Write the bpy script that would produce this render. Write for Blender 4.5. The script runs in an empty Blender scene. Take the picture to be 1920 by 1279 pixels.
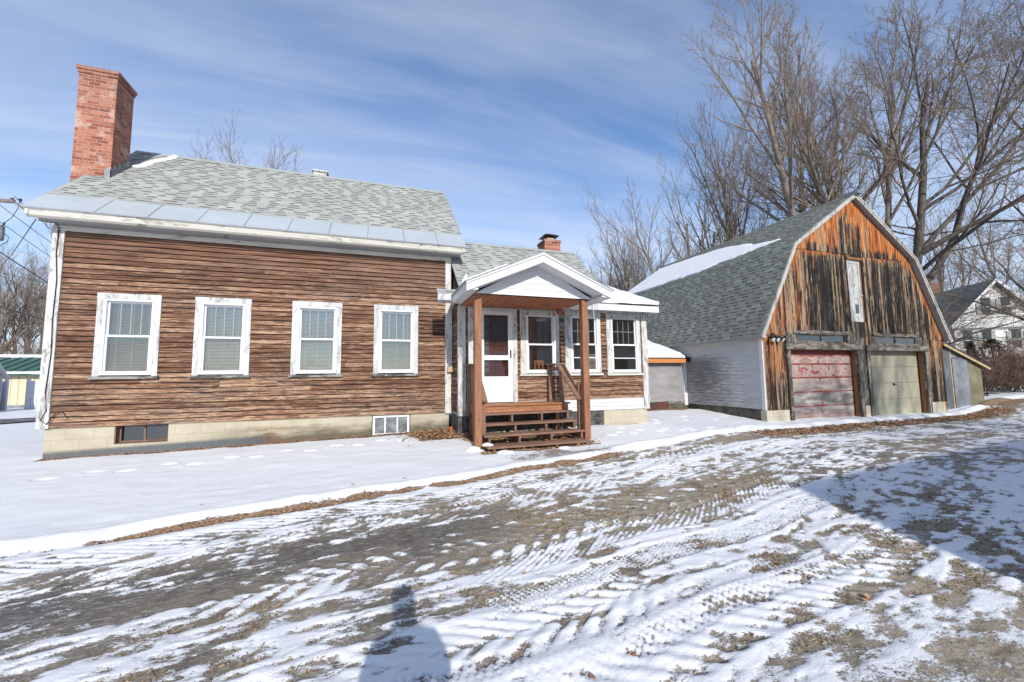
import bpy, bmesh, math, random
import numpy as np
from mathutils import Vector, Matrix
R_ = math.radians
scene = bpy.context.scene
COL = scene.collection
rng = random.Random(7)

# ------------------------------------------------------------------ helpers
def tag(o, label=None, cat=None, group=None, kind=None):
    if label: o['label'] = label
    if cat: o['category'] = cat
    if group: o['group'] = group
    if kind: o['kind'] = kind
    return o

def empty(name, loc=(0, 0, 0)):
    o = bpy.data.objects.new(name, None)
    o.empty_display_size = .2
    COL.objects.link(o)
    o.location = loc
    return o

class MB:
    """collects polygons in world coordinates and links them as one mesh"""
    def __init__(s):
        s.v = []; s.f = []; s.r = []; s.va = []
    def face(s, pts, rnd=.5, va=0.0):
        b = len(s.v)
        s.v.extend(pts); s.va.extend(va if isinstance(va, (list, tuple)) else [va] * len(pts))
        s.f.append(tuple(range(b, b + len(pts)))); s.r.append(rnd)
    def mesh(s, pts, faces, rnd=.5, va=0.0):
        b = len(s.v)
        s.v.extend(pts); s.va.extend([va] * len(pts))
        for f in faces:
            s.f.append(tuple(b + i for i in f)); s.r.append(rnd)
    def box(s, x0, x1, y0, y1, z0, z1, rnd=.5, va=0.0):
        p = [(x0,y0,z0),(x1,y0,z0),(x1,y1,z0),(x0,y1,z0),(x0,y0,z1),(x1,y0,z1),(x1,y1,z1),(x0,y1,z1)]
        s.mesh(p, [(0,3,2,1),(4,5,6,7),(0,1,5,4),(1,2,6,5),(2,3,7,6),(3,0,4,7)], rnd, va)
    def bar(s, a, b, w, h, up=(0, 0, 1), rnd=.5):
        """rectangular bar between two points"""
        a = Vector(a); b = Vector(b); d = (b - a).normalized()
        sd = d.cross(Vector(up))
        if sd.length < 1e-4: sd = Vector((1, 0, 0))
        sd.normalize(); u = sd.cross(d)
        q = []
        for c in (a, b):
            for i, j in ((-1,-1),(1,-1),(1,1),(-1,1)):
                q.append(tuple(c + sd * (i * w / 2) + u * (j * h / 2)))
        s.mesh(q, [(3,2,1,0),(4,5,6,7),(0,1,5,4),(1,2,6,5),(2,3,7,6),(3,0,4,7)], rnd)
    def tube(s, pts, radii, n=6, rnd=.5):
        pts = [Vector(p) for p in pts]
        if not isinstance(radii, (list, tuple)): radii = [radii] * len(pts)
        b = len(s.v); ref = Vector((0, 0, 1))
        for i, p in enumerate(pts):
            d = (pts[min(i + 1, len(pts) - 1)] - pts[max(i - 1, 0)]).normalized()
            sd = d.cross(ref)
            if sd.length < .05: sd = d.cross(Vector((1, 0, 0)))
            sd.normalize(); u = sd.cross(d)
            for k in range(n):
                a = 2 * math.pi * k / n
                s.v.append(tuple(p + (sd * math.cos(a) + u * math.sin(a)) * radii[i])); s.va.append(0.0)
        for i in range(len(pts) - 1):
            for k in range(n):
                s.f.append((b + i*n + k, b + i*n + (k+1) % n, b + (i+1)*n + (k+1) % n, b + (i+1)*n + k)); s.r.append(rnd)
        s.f.append(tuple(b + k for k in range(n))[::-1]); s.r.append(rnd)
        s.f.append(tuple(b + (len(pts)-1)*n + k for k in range(n))); s.r.append(rnd)
    def prism(s, prof, axis, a0, a1, rnd=.5):
        """extrude a closed profile; axis 'x': prof=(y,z); axis 'y': prof=(x,z)"""
        n = len(prof)
        def P(q, a): return (a, q[0], q[1]) if axis == 'x' else (q[0], a, q[1])
        pts = [P(q, a0) for q in prof] + [P(q, a1) for q in prof]
        fs = [tuple(range(n)), tuple(range(2*n - 1, n - 1, -1))] + [(i, n + i, n + (i+1) % n, (i+1) % n) for i in range(n)]
        s.mesh(pts, fs, rnd)
    def build(s, name, mat, parent=None, smooth=False, bevel=0, label=None):
        me = bpy.data.meshes.new(name)
        me.from_pydata([tuple(map(float, p)) for p in s.v], [], s.f)
        me.materials.append(mat)
        at = me.attributes.new('rnd', 'FLOAT', 'FACE'); at.data.foreach_set('value', s.r)
        if any(s.va):
            a2 = me.attributes.new('va', 'FLOAT', 'POINT'); a2.data.foreach_set('value', s.va)
        bm = bmesh.new(); bm.from_mesh(me); bmesh.ops.recalc_face_normals(bm, faces=bm.faces); bm.to_mesh(me); bm.free()
        if smooth: me.polygons.foreach_set('use_smooth', [True] * len(me.polygons))
        o = bpy.data.objects.new(name, me); COL.objects.link(o)
        if parent is not None:
            o.parent = parent
            if parent.type == 'EMPTY': o.matrix_parent_inverse = Matrix.Translation(parent.location).inverted()
        if bevel:
            m = o.modifiers.new('bevel', 'BEVEL'); m.width = bevel; m.segments = 1; m.limit_method = 'ANGLE'
        if label: o['label'] = label
        return o

# numpy value noise ----------------------------------------------------------
def vnoise(x, y, seed=0):
    xi = np.floor(x).astype(np.int64); yi = np.floor(y).astype(np.int64)
    fx = x - xi; fy = y - yi
    fx = fx * fx * (3 - 2 * fx); fy = fy * fy * (3 - 2 * fy)
    def h(a, b):
        n = (a * 374761393 + b * 668265263 + seed * 974634777) & 0x7fffffff
        n = ((n ^ (n >> 13)) * 1274126177) & 0x7fffffff
        return ((n ^ (n >> 16)) & 0xffff) / 65535.0
    return (h(xi, yi) * (1-fx) + h(xi+1, yi) * fx) * (1-fy) + (h(xi, yi+1) * (1-fx) + h(xi+1, yi+1) * fx) * fy
def fbm(x, y, oct=4, seed=0):
    t = 0; a = .5; s = 0
    for i in range(oct):
        t = t + a * vnoise(x * 2**i + 17.3*i, y * 2**i - 9.1*i, seed + i); s += a; a *= .5
    return t / s * 2 - 1
def sst(a, b, x):
    t = np.clip((x - a) / (b - a), 0, 1); return t * t * (3 - 2 * t)

# ------------------------------------------------------------------ node DSL
class NT:
    def __init__(s, name):
        s.m = bpy.data.materials.new(name); s.m.use_nodes = True
        s.t = s.m.node_tree; s.t.nodes.clear()
        s.o = s.t.nodes.new('ShaderNodeOutputMaterial')
    def n(s, ty, **k):
        x = s.t.nodes.new(ty)
        for a, b in k.items(): setattr(x, a, b)
        return x
    def L(s, a, b): s.t.links.new(a, b)
    def set(s, inp, v):
        if hasattr(v, 'is_output') or isinstance(v, bpy.types.NodeSocket): s.L(v, inp)
        else:
            if isinstance(v, tuple) and len(v) == 3 and inp.type == 'RGBA': v = (*v, 1)
            inp.default_value = v
    def obj(s, scale=(1, 1, 1), loc=(0, 0, 0), rot=(0, 0, 0)):
        g = s.n('ShaderNodeNewGeometry'); mp = s.n('ShaderNodeMapping')
        s.L(g.outputs['Position'], mp.inputs[0])
        mp.inputs['Scale'].default_value = scale; mp.inputs['Location'].default_value = loc; mp.inputs['Rotation'].default_value = rot
        return mp.outputs[0]
    def xyz(s):
        g = s.n('ShaderNodeNewGeometry'); p = s.n('ShaderNodeSeparateXYZ'); s.L(g.outputs['Position'], p.inputs[0]); return p.outputs
    def noise(s, vec, scale=1, detail=3, rough=.55, dist=0):
        x = s.n('ShaderNodeTexNoise'); s.L(vec, x.inputs['Vector'])
        x.inputs['Scale'].default_value = scale; x.inputs['Detail'].default_value = detail
        x.inputs['Roughness'].default_value = rough; x.inputs['Distortion'].default_value = dist
        return x.outputs[0]
    def vor(s, vec, scale=1, out='Distance', feature='F1'):
        x = s.n('ShaderNodeTexVoronoi', feature=feature); s.L(vec, x.inputs['Vector']); x.inputs['Scale'].default_value = scale
        return x.outputs[out]
    def ramp(s, fac, stops, interp='LINEAR'):
        x = s.n('ShaderNodeValToRGB'); cr = x.color_ramp; cr.interpolation = interp
        while len(cr.elements) < len(stops): cr.elements.new(.5)
        for e, (p, c) in zip(cr.elements, stops):
            e.position = p; e.color = (c, c, c, 1) if not isinstance(c, tuple) else (*c, 1)
        s.set(x.inputs[0], fac); return x.outputs[0]
    def mix(s, f, a, b, mode='MIX'):
        x = s.n('ShaderNodeMix', data_type='RGBA', blend_type=mode)
        s.set(x.inputs[0], f); s.set(x.inputs[6], a); s.set(x.inputs[7], b); return x.outputs[2]
    def math(s, op, a, b=0.0, c=None, clamp=False):
        x = s.n('ShaderNodeMath', operation=op, use_clamp=clamp); s.set(x.inputs[0], a); s.set(x.inputs[1], b)
        if c is not None: s.set(x.inputs[2], c)
        return x.outputs[0]
    def mr(s, v, a, b, c=0.0, d=1.0):
        x = s.n('ShaderNodeMapRange'); s.set(x.inputs[0], v)
        for i, q in enumerate((a, b, c, d)): x.inputs[i+1].default_value = q
        return x.outputs[0]
    def attr(s, name):
        x = s.n('ShaderNodeAttribute', attribute_name=name); return x.outputs['Fac']
    def bump(s, h, strength=.4, dist=.01, normal=None):
        x = s.n('ShaderNodeBump'); s.set(x.inputs['Height'], h)
        x.inputs['Strength'].default_value = strength; x.inputs['Distance'].default_value = dist
        if normal is not None: s.L(normal, x.inputs['Normal'])
        return x.outputs[0]
    def out(s, col, rough=.7, normal=None, metal=0.0, spec=.3, sss=None):
        b = s.n('ShaderNodeBsdfPrincipled')
        s.set(b.inputs['Base Color'], col); s.set(b.inputs['Roughness'], rough); s.set(b.inputs['Metallic'], metal)
        b.inputs['Specular IOR Level'].default_value = spec
        if normal is not None: s.L(normal, b.inputs['Normal'])
        s.L(b.outputs[0], s.o.inputs[0]); return s.m

def flat(name, col, rough=.6, var=.12, scale=8, metal=0.0, stretch=(1, 1, 1), bump=.15):
    m = NT(name); v = m.obj(stretch)
    n = m.noise(v, scale, 4)
    c = m.mix(m.mr(n, .3, .7), tuple(x * (1 - var) for x in col), tuple(min(1, x * (1 + var)) for x in col))
    return m.out(c, rough, m.bump(n, bump, .01), metal)

# ------------------------------------------------------------------ materials
def mat_clap(name, vertical=False):
    """old weathered clapboards: brown stain, worn tan wood, grey and black streaks; z gives the sheltered top rows"""
    m = NT(name)
    r = m.attr('rnd')
    # shift the pattern per board
    cmb = m.n('ShaderNodeCombineXYZ'); m.L(m.math('MULTIPLY', r, 37.0), cmb.inputs[0]); m.L(m.math('MULTIPLY', r, 11.0), cmb.inputs[1])
    def vec(sc):
        a = m.n('ShaderNodeVectorMath', operation='ADD'); m.L(m.obj(sc), a.inputs[0]); m.L(cmb.outputs[0], a.inputs[1]); return a.outputs[0]
    st = m.noise(vec((1.6, 1.6, 34)), 1, 5, .62, .3)       # long grain
    pt = m.noise(vec((2.6, 2.6, 34)), 1, 6, .74, .9)        # worn patches
    fine = m.noise(vec((9, 9, 150)), 1, 3, .6)
    big = m.noise(m.obj((.5, .5, .9)), 1, 3)
    z = m.xyz()[2]
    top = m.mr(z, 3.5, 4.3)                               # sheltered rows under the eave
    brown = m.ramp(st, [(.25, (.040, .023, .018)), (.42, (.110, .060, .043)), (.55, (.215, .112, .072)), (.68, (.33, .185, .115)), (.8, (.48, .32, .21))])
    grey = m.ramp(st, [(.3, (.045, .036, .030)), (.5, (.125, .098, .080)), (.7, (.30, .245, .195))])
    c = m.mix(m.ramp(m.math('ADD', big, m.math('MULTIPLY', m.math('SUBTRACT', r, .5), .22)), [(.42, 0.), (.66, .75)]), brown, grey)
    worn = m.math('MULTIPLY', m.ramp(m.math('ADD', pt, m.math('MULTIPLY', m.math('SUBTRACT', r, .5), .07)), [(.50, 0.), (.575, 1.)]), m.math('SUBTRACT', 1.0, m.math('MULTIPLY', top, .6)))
    wc = m.ramp(fine, [(.3, (.24, .145, .092)), (.55, (.48, .335, .225)), (.75, (.64, .50, .37))])
    c = m.mix(m.math('MULTIPLY', worn, .85), c, wc)
    dk = m.ramp(m.noise(vec((2.2, 2.2, 60)), 1, 4, .7, .4), [(.30, 1.), (.42, 0.)])
    c = m.mix(m.math('MULTIPLY', dk, .8), c, (.022, .016, .013)); va = m.attr('va')
    tone = m.ramp(r, [(0., (.68, .62, .58)), (.5, (.88, .80, .75)), (1., (1.06, .97, .91))])
    c = m.mix(1.0, c, tone, 'MULTIPLY')
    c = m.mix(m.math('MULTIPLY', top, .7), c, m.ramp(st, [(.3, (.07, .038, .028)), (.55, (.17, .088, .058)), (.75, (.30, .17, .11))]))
    kn = m.vor(vec((2.2, 2.2, 9)), 1)
    c = m.mix(m.ramp(kn, [(.045, .9), (.075, 0.)]), c, (.03, .015, .01))
    c = m.mix(m.math('MULTIPLY', m.attr('va'), .93), c, (.016, .011, .009))  # dirt and the overlapping board's shade, both painted as a dark strip
    h = m.math('ADD', m.math('MULTIPLY', st, .6), m.math('MULTIPLY', fine, .5))
    return m.out(c, .85, m.bump(h, .7, .006), spec=.15)

def mat_peel(name, white=(.72, .71, .68), wood=(.30, .27, .235), amt=.5, vertical=True):
    """peeling old paint over grey wood"""
    m = NT(name); v = m.obj((9, 9, 2.2) if vertical else (2.2, 2.2, 9))
    n = m.noise(v, 1, 6, .75, .6); f = m.noise(m.obj((60, 60, 14) if vertical else (14, 14, 60)), 1, 3)
    wc = m.ramp(f, [(.3, tuple(x * .45 for x in wood)), (.6, wood), (.8, tuple(x * 1.4 for x in wood))])
    pc = m.mix(m.mr(m.noise(m.obj((1, 1, 1)), 3, 3), .3, .7), white, tuple(x * .86 for x in white))
    k = m.ramp(n, [(amt - .035, 1.), (amt + .02, 0.)])
    c = m.mix(k, pc, wc)
    return m.out(c, .7, m.bump(m.math('SUBTRACT', f, m.math('MULTIPLY', k, .8)), .5, .006), spec=.2)

def mat_shingle(name, a, b, dark, sat=0):
    m = NT(name); r = m.attr('rnd')
    g = m.noise(m.obj(), 190, 2, .7); big = m.noise(m.obj((1, 1, 1)), 1.1, 4, .65)
    c = m.ramp(r, [(0., dark), (.10, dark), (.12, a), (.6, tuple((x + y) / 2 for x, y in zip(a, b))), (1., b)])
    c = m.mix(1.0, c, m.ramp(g, [(.3, .72), (.7, 1.28)]), 'MULTIPLY')
    c = m.mix(1.0, c, m.ramp(big, [(.3, .88), (.7, 1.1)]), 'MULTIPLY')
    return m.out(c, .9, m.bump(g, .5, .003), spec=.1)

def mat_brick(name, rotz=False, old=.5):
    m = NT(name); p = m.xyz(); r = None
    g = m.n('ShaderNodeNewGeometry'); sp = m.n('ShaderNodeSeparateXYZ'); m.L(g.outputs['True Normal'], sp.inputs[0])
    side = m.math('GREATER_THAN', m.math('ABSOLUTE', sp.outputs[0]), .6)
    u = m.math('ADD', m.math('MULTIPLY', side, p[1]), m.math('MULTIPLY', m.math('SUBTRACT', 1.0, side), p[0]))
    cv = m.n('ShaderNodeCombineXYZ'); m.L(u, cv.inputs[0]); m.L(p[2], cv.inputs[1]); m.L(side, cv.inputs[2])
    jit = m.noise(m.obj(), 5, 2)
    va = m.n('ShaderNodeVectorMath', operation='ADD'); m.L(cv.outputs[0], va.inputs[0])
    ja = m.n('ShaderNodeCombineXYZ'); m.L(m.math('MULTIPLY', jit, .012), ja.inputs[1]); m.L(ja.outputs[0], va.inputs[1])
    b = m.n('ShaderNodeTexBrick'); m.L(va.outputs[0], b.inputs['Vector'])
    b.inputs['Scale'].default_value = 1; b.inputs['Brick Width'].default_value = .215; b.inputs['Row Height'].default_value = .073
    b.inputs['Mortar Size'].default_value = .007; b.inputs['Mortar Smooth'].default_value = .3; b.inputs['Bias'].default_value = 0
    b.inputs['Color1'].default_value = (0, 0, 0, 1); b.inputs['Color2'].default_value = (1, 1, 1, 1); b.inputs['Mortar'].default_value = (.5, .5, .5, 1)
    n = m.noise(m.obj(), 26, 5, .7); n2 = m.noise(m.obj((1, 1, 1)), 4, 4, .6)
    bc = m.ramp(b.outputs['Color'], [(0., (.24, .072, .048)), (.35, (.34, .115, .072)), (.7, (.41, .155, .095)), (1., (.46, .22, .15))])
    bc = m.mix(1.0, bc, m.ramp(n, [(.3, .65), (.7, 1.3)]), 'MULTIPLY')
    bc = m.mix(m.ramp(n2, [(.56, 0.), (.72, old)]), bc, (.58, .48, .40))
    soot = m.math('MULTIPLY', m.mr(p[2], 7.3, 8.5), m.mr(n, .3, .6))
    bc = m.mix(m.math('MULTIPLY', soot, .45), bc, (.10, .07, .055))
    c = m.mix(b.outputs['Fac'], bc, m.mix(n2, (.27, .225, .185), (.40, .345, .285)))
    return m.out(c, .9, m.bump(m.math('SUBTRACT', n, m.math('MULTIPLY', b.outputs['Fac'], 1.4)), .6, .008), spec=.1)

def mat_block(name, moss=1.0):
    """painted concrete blocks with dirt and damp stains near the ground"""
    m = NT(name); p = m.xyz()
    cv = m.n('ShaderNodeCombineXYZ'); m.L(m.math('ADD', p[0], p[1]), cv.inputs[0]); m.L(p[2], cv.inputs[1])
    b = m.n('ShaderNodeTexBrick'); m.L(cv.outputs[0], b.inputs['Vector']); b.inputs['Scale'].default_value = 1
    b.inputs['Brick Width'].default_value = .42; b.inputs['Row Height'].default_value = .2; b.inputs['Mortar Size'].default_value = .004
    b.inputs['Mortar Smooth'].default_value = .4
    n = m.noise(m.obj(), 3, 5, .65); f = m.noise(m.obj(), 45, 3, .6); st = m.noise(m.obj((1.3, 1.3, 5)), 1, 5, .7)
    c = m.mix(m.mr(n, .3, .7), (.40, .355, .265), (.50, .45, .345))
    c = m.mix(b.outputs['Fac'], c, (.33, .28, .19))
    low = m.mr(m.math('SUBTRACT', p[2], m.math('MULTIPLY', m.math('SUBTRACT', st, .5), .6)), .50, .24)
    old = m.math('MULTIPLY', m.math('MULTIPLY', low, m.mr(p[0], -3.6, -2.2)), moss)
    c = m.mix(m.math('MULTIPLY', old, .85), c, m.ramp(f, [(.35, (.035, .03, .022)), (.6, (.12, .10, .065)), (.8, (.24, .20, .14))]))
    rust = m.math('MULTIPLY', m.ramp(m.math('ABSOLUTE', m.math('ADD', p[0], 2.15)), [(.12, 1.), (.62, 0.)]), m.ramp(st, [(.40, 0.), (.55, .8)]))
    rust = m.math('MULTIPLY', rust, m.mr(p[2], .52, .35))
    c = m.mix(rust, c, m.ramp(n, [(.35, (.12, .045, .014)), (.65, (.36, .17, .05))]))
    damp = m.math('MULTIPLY', m.mr(m.math('ADD', p[2], m.math('MULTIPLY', m.math('ADD', p[0], 5.7), -.03)), .21, .15), m.mr(p[0], -1.9, -2.4))
    damp = m.math('MULTIPLY', damp, moss)
    c = m.mix(m.math('MULTIPLY', damp, .9), c, m.ramp(f, [(.4, (.07, .08, .09)), (.7, (.17, .18, .19))]))
    return m.out(c, .9, m.bump(m.math('SUBTRACT', f, m.math('MULTIPLY', b.outputs['Fac'], .6)), .4, .006), spec=.1)

def mat_barnwood(name):
    """charred looking vertical boards; va=1 sheltered & orange, 0 exposed & black"""
    m = NT(name); r = m.attr('rnd'); va = m.attr('va')
    cmb = m.n('ShaderNodeCombineXYZ'); m.L(m.math('MULTIPLY', r, 23.0), cmb.inputs[0]); m.L(m.math('MULTIPLY', r, 61.0), cmb.inputs[2])
    def vec(sc):
        a = m.n('ShaderNodeVectorMath', operation='ADD'); m.L(m.obj(sc), a.inputs[0]); m.L(cmb.outputs[0], a.inputs[1]); return a.outputs[0]
    st = m.noise(vec((26, 26, .9)), 1, 5, .65, .5)
    pt = m.noise(vec((13, 13, 1.1)), 1, 6, .75, 1.)
    fine = m.noise(vec((90, 90, 6)), 1, 3, .6)
    orange = m.ramp(st, [(.28, (.05, .012, .004)), (.42, (.26, .062, .015)), (.53, (.52, .165, .042)), (.64, (.64, .33, .13)), (.76, (.72, .50, .28))])
    black = m.ramp(st, [(.35, (.010, .009, .008)), (.55, (.030, .026, .024)), (.68, (.10, .085, .072)), (.8, (.26, .21, .17))])
    tan = m.ramp(fine, [(.3, (.20, .125, .07)), (.6, (.44, .31, .195)), (.8, (.62, .48, .34))])
    e = m.math('ADD', va, m.math('MULTIPLY', m.math('SUBTRACT', m.noise(vec((5, 5, .8)), 1, 4, .6), .5), 1.3))
    c = m.mix(m.ramp(e, [(.44, 0.), (.70, 1.)]), black, orange)
    tm = m.math('ADD', m.math('MULTIPLY', pt, 1.0), m.math('MULTIPLY', m.math('SUBTRACT', r, .5), .20))
    tm = m.math('SUBTRACT', tm, m.math('MULTIPLY', m.math('ABSOLUTE', m.math('SUBTRACT', va, .42)), .16))
    c = m.mix(m.ramp(tm, [(.495, 0.), (.55, .9)]), c, tan)
    dark = m.ramp(m.noise(vec((18, 18, .55)), 1, 4, .7, .6), [(.39, .95), (.47, 0.)])
    c = m.mix(m.math('MULTIPLY', dark, m.mr(va, 1.0, .3, .6, 1.0)), c, (.012, .010, .009))
    kn = m.vor(vec((11, 11, 2.3)), 1)
    c = m.mix(m.ramp(kn, [(.06, .85), (.12, 0.)]), c, (.04, .012, .005))
    return m.out(c, .85, m.bump(m.math('ADD', st, m.math('MULTIPLY', fine, .5)), .7, .008), spec=.15)

def mat_brownwood(name, col=(.30, .115, .05), vert=True, sc=1.0):
    m = NT(name); v = m.obj((22*sc, 22*sc, 1.6) if vert else (1.6, 1.6, 26*sc)) if vert in (True, False) else m.obj(vert)
    n = m.noise(v, 1, 5, .6, .6); f = m.noise(m.obj(), 14, 3)
    c = m.ramp(n, [(.3, tuple(x * .62 for x in col)), (.5, col), (.75, tuple(x * 1.35 for x in col))])
    c = m.mix(1.0, c, m.ramp(f, [(.3, .85), (.7, 1.12)]), 'MULTIPLY')
    kn = m.vor(m.obj((5, 5, 1.7)), 1)
    c = m.mix(m.ramp(kn, [(.05, .8), (.09, 0.)]), c, tuple(x * .3 for x in col))
    return m.out(c, .6, m.bump(n, .3, .004), spec=.25)

def mat_glass(name, tint=(.88, .87, .84), refl=1.0, rough=.02):
    m = NT(name)
    tr = m.n('ShaderNodeBsdfTransparent'); m.set(tr.inputs[0], tint)
    gl = m.n('ShaderNodeBsdfGlossy'); gl.inputs['Roughness'].default_value = rough
    wv = m.noise(m.obj((1, 1, 1)), 2.5, 2); m.L(m.bump(wv, .12, .02), gl.inputs['Normal'])
    fr = m.n('ShaderNodeFresnel'); fr.inputs[0].default_value = 1.55
    mx = m.n('ShaderNodeMixShader'); m.L(m.math('ADD', m.math('MULTIPLY', fr.outputs[0], 1.3), .11 * refl, clamp=True), mx.inputs[0])
    m.L(tr.outputs[0], mx.inputs[1]); m.L(gl.outputs[0], mx.inputs[2]); m.L(mx.outputs[0], m.o.inputs[0]); return m.m

def mat_snow(name='snow'):
    m = NT(name); n = m.noise(m.obj(), 9, 5, .6); f = m.noise(m.obj(), 120, 2)
    return m.out(m.mix(n, (.74, .74, .75), (.81, .805, .80)), .55, m.bump(m.math('ADD', n, m.math('MULTIPLY', f, .15)), .35, .02), spec=.25)

def mat_sidewhite(name, dirt):
    """white siding with black mildew streaks around a spot and toward the bottom"""
    m = NT(name); p = m.xyz()
    n = m.noise(m.obj((1.2, 1.2, 9)), 1, 5, .7, .5); f = m.noise(m.obj((2.6, 2.6, 26)), 1, 6, .74, .5)
    c = m.mix(m.mr(n, .35, .7), (.57, .57, .565) if dirt else (.62, .63, .64), (.43, .435, .435) if dirt else (.50, .51, .53))
    if dirt:
        d = m.math('ABSOLUTE', m.math('SUBTRACT', p[1], 11.1)); k = m.mr(d, 2.3, .1)
        k = m.math('MULTIPLY', k, m.mr(p[2], 2.35, 1.9)); k = m.math('MULTIPLY', k, m.mr(p[2], .1, 1.3))
        k = m.math('ADD', k, m.math('MULTIPLY', m.mr(p[2], 1.3, .5), .42))
        mask = m.ramp(m.math('ADD', m.math('MULTIPLY', f, .9), m.math('MULTIPLY', k, .40)), [(.62, 0.), (.84, 1.)])
        c = m.mix(m.math('MULTIPLY', mask, .72), c, (.07, .065, .06))
    return m.out(c, .55, m.bump(f, .2, .003), spec=.3)

def mat_reddoor():
    m = NT('faded_red_paint'); p = m.xyz()
    f = m.noise(m.obj((3.2, 3.2, 4.5)), 1, 8, .74, .5); n = m.noise(m.obj((1.3, 1.3, 5)), 1, 4, .6); v = m.noise(m.obj((24, 24, 2)), 1, 4, .65)
    grey = m.ramp(n, [(.32, (.07, .065, .06)), (.48, (.20, .185, .17)), (.62, (.40, .37, .33))])
    pink = m.mix(m.mr(f, .4, .6), (.34, .19, .16), (.48, .43, .38))
    red = m.ramp(v, [(.3, (.18, .034, .030)), (.7, (.33, .075, .065))])
    c = m.mix(m.mr(p[2], 1.55, .75), pink, grey)
    e = m.attr('va')          # 1 along the panel joints and top
    k = m.ramp(m.math('ADD', e, m.math('MULTIPLY', m.math('SUBTRACT', f, .5), 1.5)), [(.47, 0.), (.53, .95)])
    c = m.mix(k, c, red)
    c = m.mix(m.math('MULTIPLY', m.mr(p[2], .35, .02), .5), c, (.42, .20, .16))
    return m.out(c, .65, m.bump(f, .25, .004), spec=.25)

MT = dict(
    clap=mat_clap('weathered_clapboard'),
    trim=mat_peel('peeling_white_paint', (.58, .57, .54), (.36, .345, .315), amt=.46),
    trimh=mat_peel('peeling_white_paint_flat', white=(.60, .575, .51), wood=(.36, .33, .28), amt=.42, vertical=False),
    casing=mat_peel('worn_grey_casing', white=(.56, .56, .545), wood=(.46, .455, .44), amt=.47),
    oldgrey=mat_peel('old_grey_boards', white=(.30, .285, .255), wood=(.10, .09, .08), amt=.50, vertical=False),
    rakewood=mat_peel('chipped_rake_paint', white=(.50, .485, .45), wood=(.27, .25, .22), amt=.45),
    soffitgrey=mat_peel('grey_soffit_paint', white=(.40, .395, .385), wood=(.12, .11, .10), amt=.36, vertical=False),
    vinyl=flat('white_vinyl', (.69, .69, .69), .35, .03, bump=.02),
    white=flat('clean_white_trim', (.63, .63, .64), .45, .04, bump=.03),
    shingle=mat_shingle('light_shingles', (.30, .305, .28), (.40, .405, .375), (.135, .138, .128)),
    shingle_dk=mat_shingle('barn_shingles', (.16, .165, .14), (.25, .26, .225), (.092, .096, .084)),
    brick=mat_brick('red_brick', old=.7), brick2=mat_brick('small_brick', old=.1),
    block=mat_block('cream_concrete_block'), block2=mat_block('plain_concrete_block', 0.0),
    concrete=flat('dark_mossy_concrete', (.10, .095, .075), .9, .5, 5),
    stone=flat('dark_field_stone', (.085, .08, .078), .9, .7, 7, bump=.8),
    metalroof=flat('dull_metal_flashing', (.47, .50, .52), .42, .06, 1.3, metal=.25),
    lead=flat('grey_flashing', (.20, .22, .24), .5, .3, 9, metal=.4),
    barn=mat_barnwood('charred_barn_boards'),
    jamb=mat_brownwood('orange_jamb', (.27, .12, .05)), bwframe=mat_brownwood('brown_window_frame', (.17, .105, .08)),
    post=mat_brownwood('brown_stained_post', (.27, .125, .066)),
    step=mat_brownwood('worn_brown_tread', (.22, .125, .085), False),
    deck=mat_brownwood('orange_brown_deck', (.34, .15, .07), False),
    ceil=mat_brownwood('red_brown_beadboard', (.34, .13, .06), (20, 1.5, 20)),
    glass=mat_glass('window_glass'), dkglass=mat_glass('dim_glass', (.28, .30, .32)), frosted=flat('dusty_cellar_pane', (.17, .185, .19), .25, .5, 6, bump=.02),
    blind=flat('white_blind', (.74, .72, .69), .5, .03, bump=0),
    room=flat('dim_room_plaster', (.52, .48, .43), .9, .1, 2), floorwood=flat('room_floor', (.14, .08, .05), .7),
    reddoor=mat_reddoor(), green=flat('faded_green_paint', (.315, .295, .215), .6, .16, 2.2, bump=.05),
    snow=mat_snow(), black=flat('black_cable', (.018, .018, .02), .6), sidew=mat_sidewhite('dirty_white_siding', True),
    sidew2=mat_sidewhite('plain_white_siding', False), darkmetal=flat('dark_metal', (.05, .045, .04), .5, .3, 20, metal=.5),
    sheet=flat('dull_grey_sheet_metal', (.22, .235, .25), .5, .35, 2.4, metal=.35), olive=flat('olive_plywood', (.17, .155, .095), .8, .35, 2.5),
    tanwood=flat('pale_lumber', (.42, .31, .18), .7, .2, 6), innerred=flat('red_brown_inner_door', (.15, .030, .018), .5, .25, 5),
    linkside=flat('taupe_grey_siding', (.27, .26, .26), .6, .2, 1.5, stretch=(1, 1, 3)),
    wire=flat('wire_black', (.03, .03, .035), .6), orangewood=flat('orange_lumber', (.52, .20, .065), .6, .2, 9, stretch=(1, 1, 12)),
)
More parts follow.
